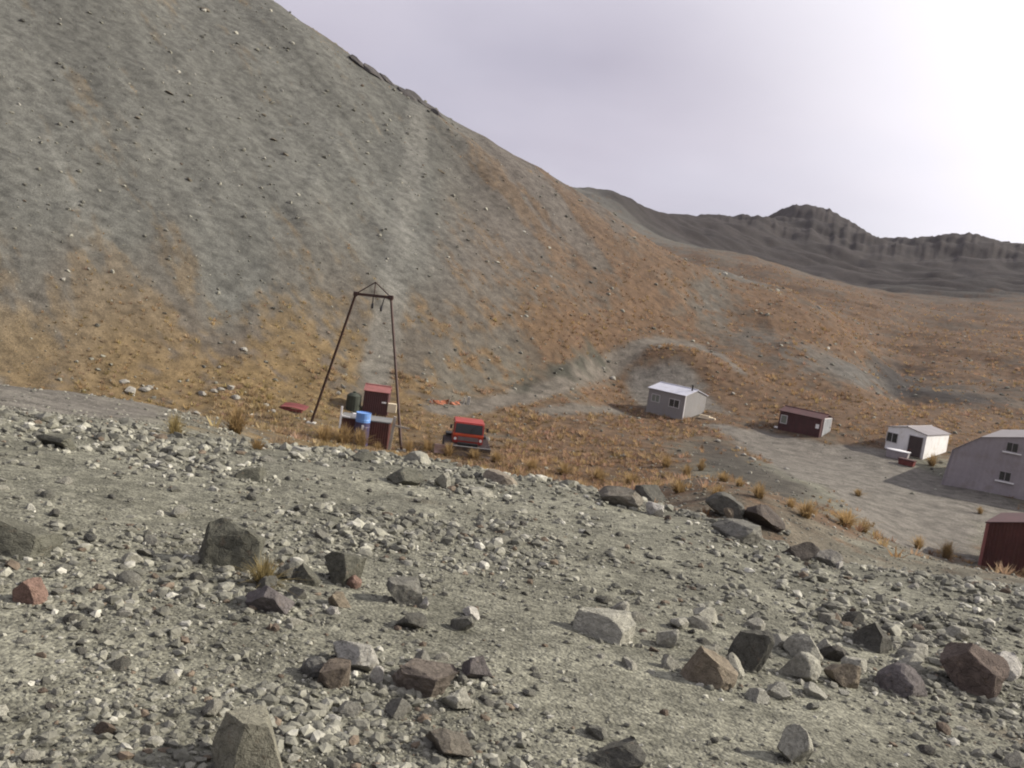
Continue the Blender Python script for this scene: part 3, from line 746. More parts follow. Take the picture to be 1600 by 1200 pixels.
# upper tow shed
D0 = math.hypot(*at(583, 650).xy)
c = on_ray(604, 647, D0); c.z = gz(c.x, c.y)
t = hut('tow_shed', 'small dark maroon shed with pinkish roof behind the tow pylon', 'shed', c, 4, 1.68, 1.5, 1.72, 22, 'x', M['maroon'], M['red_roof'], over=.08, rib=.13)
m = MB(); m.box(-.42, -.12, -.07, -.035, .98, 1.08); m.build('name_plate', M['white'], t)
m = MB(); m.box(.02, .62, -.10, .30, .42, 1.02); tag(m.build('cream_box', M['cream'], t), 'cream cabinet fixed to the side wall')
# lower engine house
c = at(604, 702); D1 = math.hypot(c.x, c.y)
th = math.atan2(c.x, c.y)
t = empty('tow_engine_house', c, -th - R(3)); tag(t, 'low red iron engine house with flat grey top under the tow pylon', 'engine house')
L, W, H = 2.75, 1.5, 1.50
for nm, a, b in (('front_wall', (-L, 0), (0, 0)), ('side_wall', (0, 0), (0, W)), ('back_wall', (0, W), (-L, W)), ('side_wall', (-L, W), (-L, 0))):
    m = MB(); corrugated(m, a, b, -.5, H, .13); m.build(nm, M['red'], t)
m = MB(); m.box(-L - .05, .08, -.06, W + .05, H, H + .06); m.build('flat_roof', M['grey_metal'], t)
m = MB(); m.bar((.12, -.08, -.3), (.26, -.08, 1.95), .16); m.build('corner_post', M['timber'], t)
m = MB(); m.bar((.2, -.1, 1.45), (1.15, -.1, 1.36), .07, .1); m.build('side_rail', M['timber'], t)
m = MB(); m.bar((-L - .02, -.12, .9), (-L - .02, -.12, 2.15), .10); m.build('white_post', M['white'], t)
m = MB(); m.bar((-L, -.14, 1.62), (-L + .5, -.14, 1.58), .07); m.build('white_bracket', M['white'], t)
p = t.matrix_basis @ Vector((-2.02, .3, H + .06))
b = MB().box(-.14, .14, -.12, .12, 0, .22).build('white_box', M['white'], None, .015); b.location = p; b.rotation_euler = (0, 0, -th)
tag(b, 'small white box resting on the engine house roof beside the blue drum', 'box')
# drum in front of the engine house
p = t.matrix_basis @ Vector((-1.48, -.55, 0)); p.z = gz(p.x, p.y)
zb = on_ray(564, 674, math.hypot(p.x, p.y)).z
d = empty('blue_drum', (p.x, p.y, p.z)); tag(d, 'blue steel drum with dark lower half before the engine house', 'drum')
def lathe(name, prof, mat, parent, k=20):
    m = MB(); vs = [(r * math.cos(2 * math.pi * i / k), r * math.sin(2 * math.pi * i / k), z) for r, z in prof for i in range(k)]
    fs = [(j * k + i, j * k + (i + 1) % k, (j + 1) * k + (i + 1) % k, (j + 1) * k + i) for j in range(len(prof) - 1) for i in range(k)]
    return m.add(vs, fs + [tuple(range(k))[::-1], tuple(range((len(prof) - 1) * k, len(prof) * k))]).build(name, mat, parent)
hz = max(.95, zb + 1.08 - p.z); zs = hz - .52
o = lathe('drum_lower', [(.42, -.1), (.42, zs - .3), (.435, zs - .27), (.42, zs - .24), (.42, zs)], M['navy'], d)
lathe('drum_upper', [(.421, zs), (.421, zs + .1), (.435, zs + .13), (.421, zs + .16), (.421, hz - .03), (.43, hz), (.40, hz), (.40, hz - .03)], M['blue'], d)
m = MB(); m.box(.02, .14, -.45, -.41, zs - .38, zs - .12); m.build('white_sticker', M['white'], d)
b = lathe('green_tank', [(.5, -.1), (.52, .5), (.5, 1.05), (.3, 1.2), (.12, 1.24), (.12, 1.32)], M['green'], None, 16); b.location = at(551, 641)
tag(b, 'squat dark green plastic tank standing beside the maroon tow shed', 'tank')

# the tow pylon: two raking pipe legs, a head beam and a peak
D = D1
pl = at(486, 661); pr = at(627, 704)
tl = on_ray(556, 459, (math.hypot(pl.x, pl.y) + math.hypot(pr.x, pr.y)) / 2 + .4); tr = on_ray(611, 465, (math.hypot(pl.x, pl.y) + math.hypot(pr.x, pr.y)) / 2 - .4)
Dm = (math.hypot(tl.x, tl.y) + math.hypot(tr.x, tr.y)) / 2
pk = on_ray(587, 441, Dm)
base = (pl + pr) / 2
t = empty('tow_pylon', base); tag(t, 'tall dark steel tow pylon with two raking legs and pulleys', 'pylon')
Lc = lambda p: Vector(p) - base
ax_ = (tr - tl).normalized()
for a, b in ((pl, tl), (pr, tr)):
    m = MB(); m.tube(Lc(a - (b - a).normalized() * .3), Lc(b), .085, .075, 10); leg = m.build('leg', M['steel'], t)
    m = MB(); q = Lc(a); m.box(q.x - .28, q.x + .28, q.y - .28, q.y + .28, q.z - .3, q.z + .06); m.build('footing', M['concrete'], leg)
    m = MB(); m.box(Lc(b).x - .13, Lc(b).x + .13, Lc(b).y - .13, Lc(b).y + .13, Lc(b).z - .12, Lc(b).z + .13); m.build('head_plate', M['steel'], leg)
m = MB(); m.bar(Lc(tl - ax_ * .12), Lc(tr + ax_ * .15), .13, .16); m.build('head_beam', M['steel'], t)
for a in (tl, tr):
    m = MB(); m.tube(Lc(a), Lc(pk), .035); m.build('peak_strut', M['steel'], t)
mid = tl.lerp(tr, .52)
m = MB(); m.tube(Lc(mid), Lc(pk), .03); m.build('king_post', M['steel'], t)
for f, dx, L in ((.50, .02, .60), (.82, -.12, .72)):
    a = tl.lerp(tr, f); b = a + Vector((dx, 0, -L)); pu = MB(); pu.bar(Lc(a), Lc(b), .05, .07); pu = pu.build('pulley_hanger', M['iron'], t)
    m = MB(); c_ = Lc(b); m.tube(c_ + Vector((-.05, 0, 0)), c_ + Vector((.05, 0, 0)), .17, .17, 14); m.build('pulley_wheel', M['iron'], pu)

# ------------------------------------------------------------------ the snow groomer
c = at(727, 703); th = math.atan2(c.x, c.y)
t = empty('snow_groomer', c, -th + R(4)); tag(t, 'red tracked snow groomer parked nose-on in the tussock with front blade lowered', 'snow groomer')
prof = [(-.95, .55), (-.95, 1.12), (-.84, 1.80), (-.62, 1.86), (.75, 1.86), (.95, 1.72), (.95, .55)]
m = MB(); m.prism(prof, 'x', -.90, .90); body = m.build('cab', M['cat_red'], t, .05)
m = MB(); m.add([(-.82, -.958, 1.17), (.82, -.958, 1.17), (.79, -.868, 1.74), (-.79, -.868, 1.74)], [(0, 1, 2, 3)]); ws = m.build('windscreen', M['glass'], body)
m = MB(); m.bar((0.06, -.975, 1.17), (.30, -.92, 1.55), .03); m.build('wiper', M['iron'], ws)
m = MB(); m.box(-.915, .915, -.99, -.90, 1.02, 1.14); m.build('stripe', M['cat_orange'], body)
m = MB()
for k in range(4): m.box(-.62, .62, -.985, -.94, .74 + k * .06, .775 + k * .06)
m.build('grille', M['grey_metal'], body)
for s in (-1, 1):
    m = MB(); m.box(s * .905 - .01, s * .905 + .01, -.6, .6, 1.17, 1.72); m.build('side_window', M['glass'], body)
    m = MB(); m.tube((s * .76, -.945, .82), (s * .76, -1.0, .82), .085, .085, 12); m.build('headlight', M['lamp'], body)
    m = MB(); m.bar((s * .92, -.85, 1.6), (s * 1.08, -1.0, 1.6), .03); m.box(s * 1.09 - .06, s * 1.09 + .06, -1.03, -.99, 1.40, 1.64); m.build('mirror', M['iron'], body)
    # track: a loop of belt round five wheels
    m = MB(); loop = []
    for k in range(11): a = math.pi / 2 + math.pi * k / 10; loop.append((-1.45 + .24 * math.cos(a), .25 + .24 * math.sin(a)))
    for k in range(11): a = -math.pi / 2 + math.pi * k / 10; loop.append((1.45 + .24 * math.cos(a), .25 + .24 * math.sin(a)))
    x0, x1 = (s * .62, s * 1.36) if s > 0 else (s * 1.36, s * .62)
    inner = [(y * .97 if abs(y) < 1.4 else y - .05 * (1 if y > 0 else -1), .25 + (z - .25) * .82) for y, z in loop]; n2 = len(loop)
    vs = [(x, y, z) for x in (x0, x1) for ring in (loop, inner) for y, z in ring]
    fs = []
    for i in range(n2):
        j = (i + 1) % n2
        fs += [(i, j, 2 * n2 + j, 2 * n2 + i), (n2 + i, 3 * n2 + i, 3 * n2 + j, n2 + j), (i, n2 + i, n2 + j, j), (2 * n2 + i, 2 * n2 + j, 3 * n2 + j, 3 * n2 + i)]
    tk = m.add(vs, fs).build('track', M['rubber'], t)
    m = MB()
    for i in range(n2):
        (y1, z1), (y2, z2) = loop[i], loop[(i + 1) % n2]; kk = max(1, int(math.hypot(y2 - y1, z2 - z1) / .22))
        for q in range(kk):
            f = (q + .5) / kk; y, z = y1 + (y2 - y1) * f, z1 + (z2 - z1) * f; nv = Vector((0, z2 - z1, -(y2 - y1))).normalized() * .05
            m.bar((x0 - .02, y + nv.y * .4, z + nv.z * .4), (x1 + .02, y + nv.y * .4, z + nv.z * .4), .05, .05)
    m.build('track_cleats', M['blade'], tk)
    for k in range(5):
        y = -1.3 + k * .65; m = MB(); m.tube((s * .70, y, .25), (s * 1.28, y, .25), .17, .17, 14); w = m.build('wheel', M['rubber'], t)
        m = MB(); m.tube((s * 1.27, y, .25), (s * 1.30, y, .25), .10, .10, 10); m.build('hub', M['grey_metal'], w)
    m = MB(); m.bar((s * .55, -.95, .45), (s * .55, -1.95, .38), .10, .12); m.build('blade_arm', M['iron'], t)
m = MB(); m.box(-.60, .60, -1.3, 1.6, .34, .64); m.build('chassis', M['iron'], t)
m = MB(); m.box(-1.25, 1.25, 1.0, 1.75, .62, .74); m.build('rear_deck', M['iron'], t)
bp = [(-2.06, .02), (-1.96, .10), (-1.93, .32), (-2.0, .56), (-2.04, .56), (-1.97, .32), (-2.0, .12), (-2.1, .04)]
m = MB(); m.prism(bp, 'x', -1.2, 1.35); bl = m.build('blade', M['blade'], t)
m = MB(); m.prism([(y - .006, z) for y, z in bp], 'x', -1.95, -1.21); tag(m.build('blade_wing', M['pink'], bl), 'faded pinkish end wing of the blade')
m = MB(); m.tube((-1.2, -2.02, .585), (1.35, -2.02, .585), .03); m.build('blade_rim', M['grey_metal'], bl)

# orange netting and posts behind the groomer
p = at(698, 631); a0 = at(671, 632); a1 = at(718, 633)
t = empty('orange_netting', p); tag(t, 'slumped length of orange plastic netting lying behind the groomer', 'netting')
dv = (a1 - a0); nn_ = 26; vs = []; fs = []
for i in range(nn_ + 1):
    f = i / nn_; q = a0 + dv * f - p
    q.z = gz(q.x + p.x, q.y + p.y) - p.z
    for k in range(6):
        h = k / 5; hh = .42 * (0.65 + .35 * math.sin(i * .9) * math.cos(i * .37)); vs.append((q.x + .10 * math.sin(i * 1.3 + k), q.y + .16 * math.sin(h * 2.4 + i * .5) + .12 * h, q.z + hh * h + .02 * math.sin(i * 2.1)))
for i in range(nn_):
    for k in range(5):
        if (i + k) % 4: fs.append((i * 6 + k, i * 6 + 6 + k, i * 6 + 7 + k, i * 6 + k + 1))
m = MB(); m.add(vs, fs); o = m.build('mesh_sheet', M['orange'], t); sm = o.modifiers.new('thick', 'SOLIDIFY'); sm.thickness = .02
for f in (.05, .62):
    q = a0 + dv * f - p; m = MB(); m.tube((q.x, q.y, -.15), (q.x + .06, q.y, .5), .03); m.build('stake', M['timber'], t)
for px, w, h, lab in ((724, .11, .55, 'thin grey post standing beside the orange netting'), (731, .24, .62, 'stout pale grey post standing beside the orange netting')):
    q = at(px, 632); m = MB(); m.bar((0, 0, -.3), (.03, 0, h), w); o = m.build('marker_post', M['concrete'], None, .015); o.location = q; tag(o, lab, 'post')
# red sheet in the tussock
p = at(459, 641); t = empty('red_sheet', p, R(-10)); tag(t, 'bent red metal sheet lying in the tussock left of the tow pylon' .replace('left of', 'near'), 'metal sheet')
m = MB(); k = 22; vs = []
for i in range(k + 1):
    x = -.85 + 1.7 * i / k; z = .16 + .10 * math.cos(x * 1.5) + .025 * (i % 2)
    for y in (-.45, 0, .45): vs.append((x, y, z + (.12 if y > 0 else 0) + .05 * y))
m.add(vs, [(3 * i + j, 3 * i + 3 + j, 3 * i + 4 + j, 3 * i + 1 + j) for i in range(k) for j in (0, 1)]); o = m.build('sheet', M['crimson'], t); sm = o.modifiers.new('thick', 'SOLIDIFY'); sm.thickness = .03
m = MB(); m.box(-.7, .75, -.5, -.38, 0, .16); m.build('batten', M['crimson'], t)

# white upturned dinghy-like sledge and gear by the white hut
p = at(1402, 716); th = math.atan2(p.x, p.y)
t = empty('rescue_sled', p, -th - R(12)); tag(t, 'white topped sled body propped on a grey stand by the white hut', 'sled')
m = MB(); vs = []; nS = 12
for i in range(nS + 1):
    f = i / nS; x = -.95 + 1.9 * f; w = .42 * (1 - .75 * abs(2 * f - 1) ** 3)
    for k in range(9):
        a = math.pi * k / 8; vs.append((x, w * math.cos(a), .62 + .12 * math.sin(a) * (1 - .3 * abs(2 * f - 1))))
m.add(vs, [(9 * i + k, 9 * i + 9 + k, 9 * i + 10 + k, 9 * i + k + 1) for i in range(nS) for k in range(8)]); o = m.build('hull', M['white'], t); sm = o.modifiers.new('thick', 'SOLIDIFY'); sm.thickness = .05
m = MB(); m.prism([(-.82, -.1), (.75, -.1), (.85, .58), (-.9, .58)], 'y', -.34, .34); m.build('stand', M['lilac'], t, .03)
m = MB(); m.tube((.7, -.4, .75), (.95, -.4, 1.0), .03); m.build('handle', M['crimson'], t)
p = at(1416, 727); t = empty('red_bin', p, -th - R(18)); tag(t, 'small red-brown lidded bin on the ground beside the white topped sled', 'bin')
m = MB(); m.prism([(-.55, 0), (.55, 0), (.62, .42), (-.62, .42)], 'y', -.3, .3); m.build('bin_body', M['crimson'], t, .03)
m = MB(); m.box(-.66, .66, -.34, .34, .42, .50); m.build('lid', M['maroon'], t, .02)

# ------------------------------------------------------------------ rocks
def ico(sub):
    bm = bmesh.new(); bmesh.ops.create_icosphere(bm, subdivisions=sub, radius=1.0)
    v = np.array([q.co[:] for q in bm.verts]); f = np.array([[q.index for q in fc.verts] for fc in bm.faces]); bm.free(); return v, f
ICO = {k: ico(k) for k in (1, 2, 3, 4)}
def noise3(v, sc, seed):
    return (perlin(v[:, 0] * sc + 3.1 * seed, v[:, 1] * sc, seed) + perlin(v[:, 1] * sc, v[:, 2] * sc + 1.7 * seed, seed + 9) + perlin(v[:, 2] * sc, v[:, 0] * sc, seed + 17)) / 3
def rock_verts(sub, seed, cuts=13, rough=0.10, planes=(), base=0.0):
    r = np.random.default_rng(seed); v = ICO[sub][0].copy()
    pls = list(planes)
    for k in range(cuts):
        q = r.normal(size=3); q /= np.linalg.norm(q); pls.append((q, r.uniform(.42, .82)))
    for q, d in pls:
        q = np.array(q, float); q /= np.linalg.norm(q); e = np.maximum(0, v @ q - d); v = v - e[:, None] * q[None]
    v *= (1 + rough * noise3(v, 2.2, seed) + rough * .6 * noise3(v, 5.0, seed + 3) + rough * .35 * noise3(v, 13.0, seed + 5))[:, None]
    v[:, :2] *= (1 - base * np.clip(v[:, 2], -1, 1))[:, None]
    lo, hi = v.min(0), v.max(0); return (v - (lo + hi) / 2) / (hi - lo) * 2      # fits the cube -1..1
def rock_mesh(sub, seed, **kw): return np_mesh('rock', rock_verts(sub, seed, **kw), ICO[sub][1])
def px_m(p): return math.sqrt(p.x ** 2 + p.y ** 2 + (p.z - EYE) ** 2) / FPX
PALE, GREY, DARK, TAN, PINK, WHITE, OLIVE, RUST, PURP = (.36, .35, .29), (.18, .175, .15), (.105, .102, .087), (.225, .19, .14), (.25, .165, .13), (.50, .48, .43), (.125, .123, .097), (.125, .098, .082), (.15, .135, .13)
# x of the middle, y of the foot, width and height in the photograph; depth factor, turn, seed
HERO = [
 (362, 895, 106, 92, .8, 20, 11, OLIVE, 'big dark boulder with steep shaded face and pale sloping top, tuft at its foot', [((-.30, -.93, .12), .42), ((.45, .12, .88), .36), ((-1, 0, .05), .74), ((.85, -.5, 0), .72), ((-.2, .9, .3), .6)]),
 (536, 919, 70, 60, .9, 0, 12, OLIVE, 'dark rounded boulder with a pitted side and a pinkish stone at its foot', [((-.7, -.7, .2), .55), ((.2, .2, 1), .7)]),
 (420, 962, 78, 50, .9, 40, 13, PURP, 'purplish grey boulder with a smooth top below the golden tuft', []),
 (432, 952, 30, 24, .8, 10, 57, PINK, 'small pink stone lying against the purplish grey boulder', []),
 (552, 921, 26, 22, .8, 10, 58, PINK, 'small pinkish stone tucked against the dark pitted boulder', []),
 (628, 946, 58, 40, .9, 15, 14, GREY, 'flat topped grey block with a small white stone at its right corner' .replace(' at its right corner', ' beside it'), [((0, 0, 1), .45), ((0, -1, .1), .5)]),
 (660, 952, 20, 22, .8, 5, 59, WHITE, 'small white wedge of stone beside the flat topped grey block', []),
 (14, 872, 150, 64, .7, -14, 15, OLIVE, 'long dark boulder half buried on the stony slope, sloping to a low end', [((-.3, -.9, .2), .5), ((.5, 0, .85), .45)]),
 (48, 946, 50, 40, .8, 30, 16, PINK, 'pink sided stone with a dark shadowed flank in open gravel', [((-.8, -.5, .1), .4)]),
 (388, 1225, 112, 108, .9, 10, 17, (.22, .212, .165), 'large pale yellowish boulder with upright ridged faces', [((-.7, -.5, .2), .7), ((.1, -1, .1), .6), ((.15, 0, 1), .6), ((1, -.1, .1), .75)]),
 (940, 1004, 104, 44, .9, -8, 18, PALE, 'broad pale flat slab lying on the gravel', [((0, 0, 1), .4)]),
 (932, 964, 34, 18, .9, 0, 60, TAN, 'small tan cobble just above the broad pale slab', []),
 (1103, 1074, 90, 64, .9, 25, 19, TAN, 'tan boulder with a shadowed front and a bright upper ledge', [((-.3, -.9, .1), .4), ((.5, 0, .9), .5)]),
 (1140, 1060, 46, 40, .9, -10, 61, PALE, 'pale jagged stone leaning on the tan boulder', []),
 (1168, 1052, 70, 74, .8, 5, 20, DARK, 'tall dark squarish block standing among paler rocks', [((0, -1, .1), .5), ((0, 0, 1), .6)]),
 (1246, 1064, 70, 48, .7, -28, 21, PALE, 'pale wedge of rock with a rounded upper edge beside the dark block', [((-.4, -.8, .2), .45)]),
 (1252, 1034, 66, 42, .7, -30, 22, PALE, 'thin pale slab propped above the rounded wedge of rock', [((-.5, -.7, .2), .4)]),
 (1312, 1074, 54, 42, .9, 0, 23, TAN, 'brownish stone with a lit knob on top, beyond the pale wedge', []),
 (1512, 1085, 96, 76, .9, 12, 24, RUST, 'large rust brown boulder on the gravel slope', [((-.2, -1, .1), .5)]),
 (1566, 1062, 46, 40, .8, -30, 62, WHITE, 'white topped stone next to the rust brown boulder', []),
 (1405, 1088, 78, 48, .9, -18, 25, PURP, 'grey purple hump of rock sunk in the gravel', []),
 (1358, 1018, 60, 46, .8, -10, 26, DARK, 'dark pointed rock with a steep peak', [((-.6, -.6, .3), .4)]),
 (968, 794, 76, 38, .9, 5, 27, (.18, .165, .135), 'brownish grey boulder with a pale rim on the crest of the bank', []),
 (1014, 790, 52, 36, .9, -25, 28, DARK, 'dark sloping boulder next to the white boulder on the crest', [((.6, -.3, .6), .4)]),
 (1022, 807, 32, 26, .9, -20, 29, WHITE, 'bright white rounded boulder on the crest of the bank', []),
 (1130, 810, 66, 42, .9, 0, 30, DARK, 'dark upright boulder on the crest with a small tan stone before it', [((0, -1, .1), .5)]),
 (1136, 811, 26, 20, .9, -20, 63, TAN, 'small tan stone lying before a dark crest boulder', []),
 (1192, 829, 74, 42, .9, -22, 31, (.085, .072, .062), 'dark humped boulder with a brown stain on the crest', [((.7, -.3, .55), .45)]),
 (1148, 846, 84, 30, .9, -6, 32, GREY, 'low grey slab with a white spot along its top', [((0, 0, 1), .5)]),
 (1177, 832, 20, 12, .9, -6, 64, WHITE, 'tiny white stone on the end of the low grey slab', []),
 (1248, 876, 56, 34, .9, -18, 33, (.085, .075, .065), 'brown shaded boulder among pale slabs on the falling crest', []),
 (1290, 884, 50, 26, .8, -30, 34, (.22, .21, .185), 'long pale slab tilted down beside the brown shaded boulder', []),
 (1310, 890, 18, 14, .9, 0, 65, WHITE, 'small bright white stone below the long tilted slab', []),
 (632, 760, 64, 30, .9, 0, 35, OLIVE, 'dark angular rock on the skyline of the bank', []),
 (568, 723, 48, 18, .9, 0, 36, OLIVE, 'low dark rock on the crest below the engine house', []),
 (390, 752, 54, 24, .9, 0, 37, OLIVE, 'isolated dark lump of rock on the left hand slope' .replace(' on the left hand slope', ' in smooth gravel'), []),
 (88, 702, 60, 22, .9, 0, 38, OLIVE, 'dark low rock in the pale dirt near the path', []),
 (658, 1090, 112, 48, .9, -12, 39, (.165, .14, .115), 'wide pinkish brown slab with a hollow in its top', [((0, 0, 1), .42)]),
 (712, 1112, 52, 36, .9, -10, 40, PALE, 'cream stone against the end of the wide pinkish slab', []),
 (520, 1078, 52, 42, .9, 5, 41, (.155, .128, .10), 'brown square block next to a white hump of rock', [((0, -1, .1), .5), ((0, 0, 1), .55)]),
 (553, 1052, 78, 44, .9, 0, 42, (.34, .33, .29), 'whitish hump of rock behind the brown square block', []),
 (587, 1068, 22, 30, .8, 20, 66, WHITE, 'thin white shard of stone standing near the whitish hump', []),
 (1238, 1200, 54, 62, .9, 15, 43, PALE, 'pale upright stone with rounded shoulders', []),
 (965, 1212, 84, 46, .9, 0, 44, DARK, 'wide dark rock below the broad pale slab', []),
 (640, 986, 54, 28, .9, 0, 45, DARK, 'small black looking rock in grey gravel', []),
 (735, 967, 30, 20, .9, 0, 46, WHITE, 'small clean white stone alone on fine gravel', []),
 (520, 962, 22, 16, .9, 0, 47, WHITE, 'round white pebble below the dark pitted boulder', []),
 (530, 950, 40, 26, .9, 0, 67, TAN, 'sandy brown cobble with a rounded top by the round white pebble', []),
 (752, 778, 44, 18, .9, 0, 48, PALE, 'pale lens shaped rock just under the crest', []),
 (690, 764, 30, 34, .6, -50, 49, PALE, 'narrow pale stone leaning steeply on the bank', []),
 (782, 757, 64, 18, .7, -5, 50, (.27, .235, .185), 'long beige slab lying flat along the crest', [((0, 0, 1), .4)]),
 (650, 725, 50, 22, .8, -20, 51, PALE, 'pale broken slab by the foot of the pylon leg', []),
 (1345, 1006, 30, 18, .9, 0, 52, PALE, 'little pale stone behind the dark pointed rock', []),
 (1040, 1012, 40, 36, .8, -30, 53, PALE, 'pale stone with a sharp corner above the tan boulder', []),
 (1100, 975, 44, 26, .9, -10, 54, PALE, 'pale cobble on the upper edge of the rock band', []),
 (1495, 1000, 34, 20, .9, 0, 55, PALE, 'pale stone above the rust brown boulder', []),
 (490, 1062, 50, 36, .9, 0, 56, (.16, .158, .142), 'mid grey block beside the brown square block', []),
 (745, 1065, 56, 44, .9, 0, 68, PURP, 'mauve grey lump of rock by the pinkish slab', []),
 (700, 1190, 90, 44, .9, -20, 69, (.15, .135, .11), 'dull brown ridge of rock in the gravel', []),
 (620, 1125, 44, 32, .9, -10, 70, GREY, 'grey cobble below the wide pinkish slab', []),
]
HERO += [(452, 908, 40, 26, .9, 0, 71, DARK, 'dark jagged stone in the chain of rocks running from the big dark boulder', []), (478, 915, 46, 32, .9, 10, 72, OLIVE, 'olive block in the chain of rocks running from the big dark boulder', []),
         (462, 938, 34, 20, .9, 0, 73, GREY, 'grey flat stone in the chain of rocks running from the big dark boulder', [])]
for k_, (a_, b_, w_, h_) in enumerate([(1215, 1092, 46, 26), (1272, 1092, 40, 22), (1180, 1098, 42, 20), (1048, 1048, 36, 26), (1332, 1050, 40, 24), (1212, 1012, 42, 22), (1285, 1020, 38, 24), (1420, 1045, 40, 22), (1062, 985, 34, 20), (1180, 985, 30, 18)]):
    HERO.append((a_, b_, w_, h_, .9, 10 * k_ - 40, 80 + k_, (.36, .35, .295), 'whitish low rock in the cluster between the tan and the rust brown boulders', []))
hero_xy = []
for (px, py, w, h, dep, turn, seed, col, lab, pls) in HERO:
    w, h = w * .93, h * .9
    p = at(px, min(py, 1196) - h * .06); s = px_m(p)
    if py > 1196:                      # foot lies below the frame
        q = at(px, 1190); p = q - Vector((q.x, q.y, 0)).normalized() * ((py - 1196) * s * 1.8); p.z = gz(p.x, p.y)
    sx, sz = w * s / 2, h * s / 2
    me = rock_mesh(4 if py > 840 else 3, seed, planes=pls, base={20: .42, 26: .4, 24: .25}.get(seed, .12), cuts=5 if len(pls) > 3 else 9 if pls else 14)
    o = link_mesh('boulder', me, M['rock']); th = math.atan2(p.x, p.y)
    fwd = Vector((math.sin(th), math.cos(th), 0)); dy = sx * dep
    o.location = p + fwd * dy * .75 + Vector((0, 0, sz * .62)); o.scale = (sx * 1.0, dy, sz * 1.18)
    g_ = gz(o.location.x, o.location.y); o.location.z = max(min(o.location.z, g_ + sz * .62), g_ + sz * .25)
    o.rotation_euler = (0, R(-8 - turn * .0) * 0 + R(random.uniform(-5, 5)), -th + R(turn * .5))
    o.color = (col[0] * .76, col[1] * .76, col[2] * .76, 1); tag(o, lab, 'rock', 'whitish rocks in the cluster' if seed >= 80 else None); hero_xy.append((o.location.x, o.location.y, max(sx, dy)))
hero_xy = np.array(hero_xy)

# loose stones one can pick out: each its own thing, alike ones share a label
VAR = [rock_mesh(2, 200 + k, cuts=12, rough=.05) for k in range(14)]
for me in VAR: me.materials.append(M['rock'])
KIND = [('pale_stone', 'pale stone', 'pale loose stones', [(.33, .32, .265), (.42, .41, .35), (.29, .28, .235)], .46),
        ('dark_stone', 'dark stone', 'dark loose stones', [(.095, .092, .078), (.12, .117, .10), (.085, .08, .07)], .13),
        ('grey_stone', 'grey stone', 'mid grey loose stones', [(.17, .167, .14), (.21, .204, .172)], .31),
        ('brown_stone', 'brown stone', 'brown loose stones', [(.165, .13, .10), (.18, .14, .11), (.14, .11, .085)], .10)]
def field_point():
    """a random spot of the stony foreground; more of them in the rock bands"""
    while True:
        px = random.uniform(-30, 1630); yc = np.interp(px, [q[0] for q in crest], [q[1] for q in crest])
        py = random.uniform(yc + 6, 1198); w = .3
        if 900 < px < 1600 and abs(py - (975 + (px - 900) * .14)) < 60: w = 1.6
        if px < 780 and py > 960: w = .8
        if px < 320 and py > 700: w = .55
        if 520 < px < 900 and py < 800: w = .9
        if random.random() * 1.6 < w: return px, py
LMK = {11: 'big dark boulder', 15: 'long half buried boulder', 17: 'large yellowish boulder', 18: 'broad pale slab', 19: 'tan boulder', 20: 'tall dark block', 24: 'rust brown boulder', 25: 'grey purple hump', 39: 'wide pinkish slab',
       42: 'whitish hump', 14: 'flat topped block', 12: 'dark pitted boulder', 16: 'pink sided stone', 29: 'white crest boulder', 32: 'low grey slab', 35: 'angular crest rock', 37: 'isolated dark lump', 44: 'wide dark rock', 43: 'pale upright stone',
       50: 'long beige slab', 69: 'dull brown ridge', 33: 'brown shaded boulder', 46: 'clean white stone', 38: 'dark low rock by the path', 26: 'dark pointed rock', 45: 'small black rock'}
lm_ = [(hero_xy[i][0], hero_xy[i][1], LMK[q[6]]) for i, q in enumerate(HERO) if q[6] in LMK]
LM = np.array([(a, b) for a, b, _ in lm_]); LMN = [q[2] for q in lm_]
placed = []
n_loose = 0
while n_loose < 290:
    px, py = field_point(); p = at(px, py); s = px_m(p)
    wpx = min(9 * random.paretovariate(1.7), 40) * (1.0 if py > 900 else .75)
    if wpx < 10: continue
    r = wpx * s / 2
    if (np.hypot(hero_xy[:, 0] - p.x, hero_xy[:, 1] - p.y) < hero_xy[:, 2] * .9 + r).any(): continue
    if any(math.hypot(a - p.x, b - p.y) < (c_ + r) * .8 for a, b, c_ in placed): continue
    k = 0 if (900 < px < 1600 and abs(py - (975 + (px - 900) * .14)) < 60 and random.random() < .5) else random.choices(range(4), [q[4] for q in KIND])[0]; nm, lab, grp, cs, _ = KIND[k]
    o = bpy.data.objects.new(nm, random.choice(VAR)); C.objects.link(o)
    hz = r * random.uniform(.45, .95); o.location = (p.x, p.y, gz(p.x, p.y) + hz * random.uniform(.0, .4)); o.scale = (r, r * random.uniform(.6, 1), hz)
    o.rotation_euler = (R(random.uniform(-25, 25)), R(random.uniform(-25, 25)), random.uniform(0, 6.28))
    cc = random.choice(cs); f = random.uniform(.6, .92); o.color = (cc[0] * f, cc[1] * f, cc[2] * f, 1)
    dd = np.hypot(LM[:, 0] - p.x, LM[:, 1] - p.y); near = LMN[int(np.argmin(dd))]
    size = 'fist sized' if r < .055 else 'brick sized' if r < .11 else 'head sized'; form = 'flat' if hz < r * .62 else 'chunky' if hz > r * .82 else 'angular'
    tag(o, f"{size} {form} {lab} in the gravel nearest the {near}", 'stone', grp); placed.append((p.x, p.y, r)); n_loose += 1

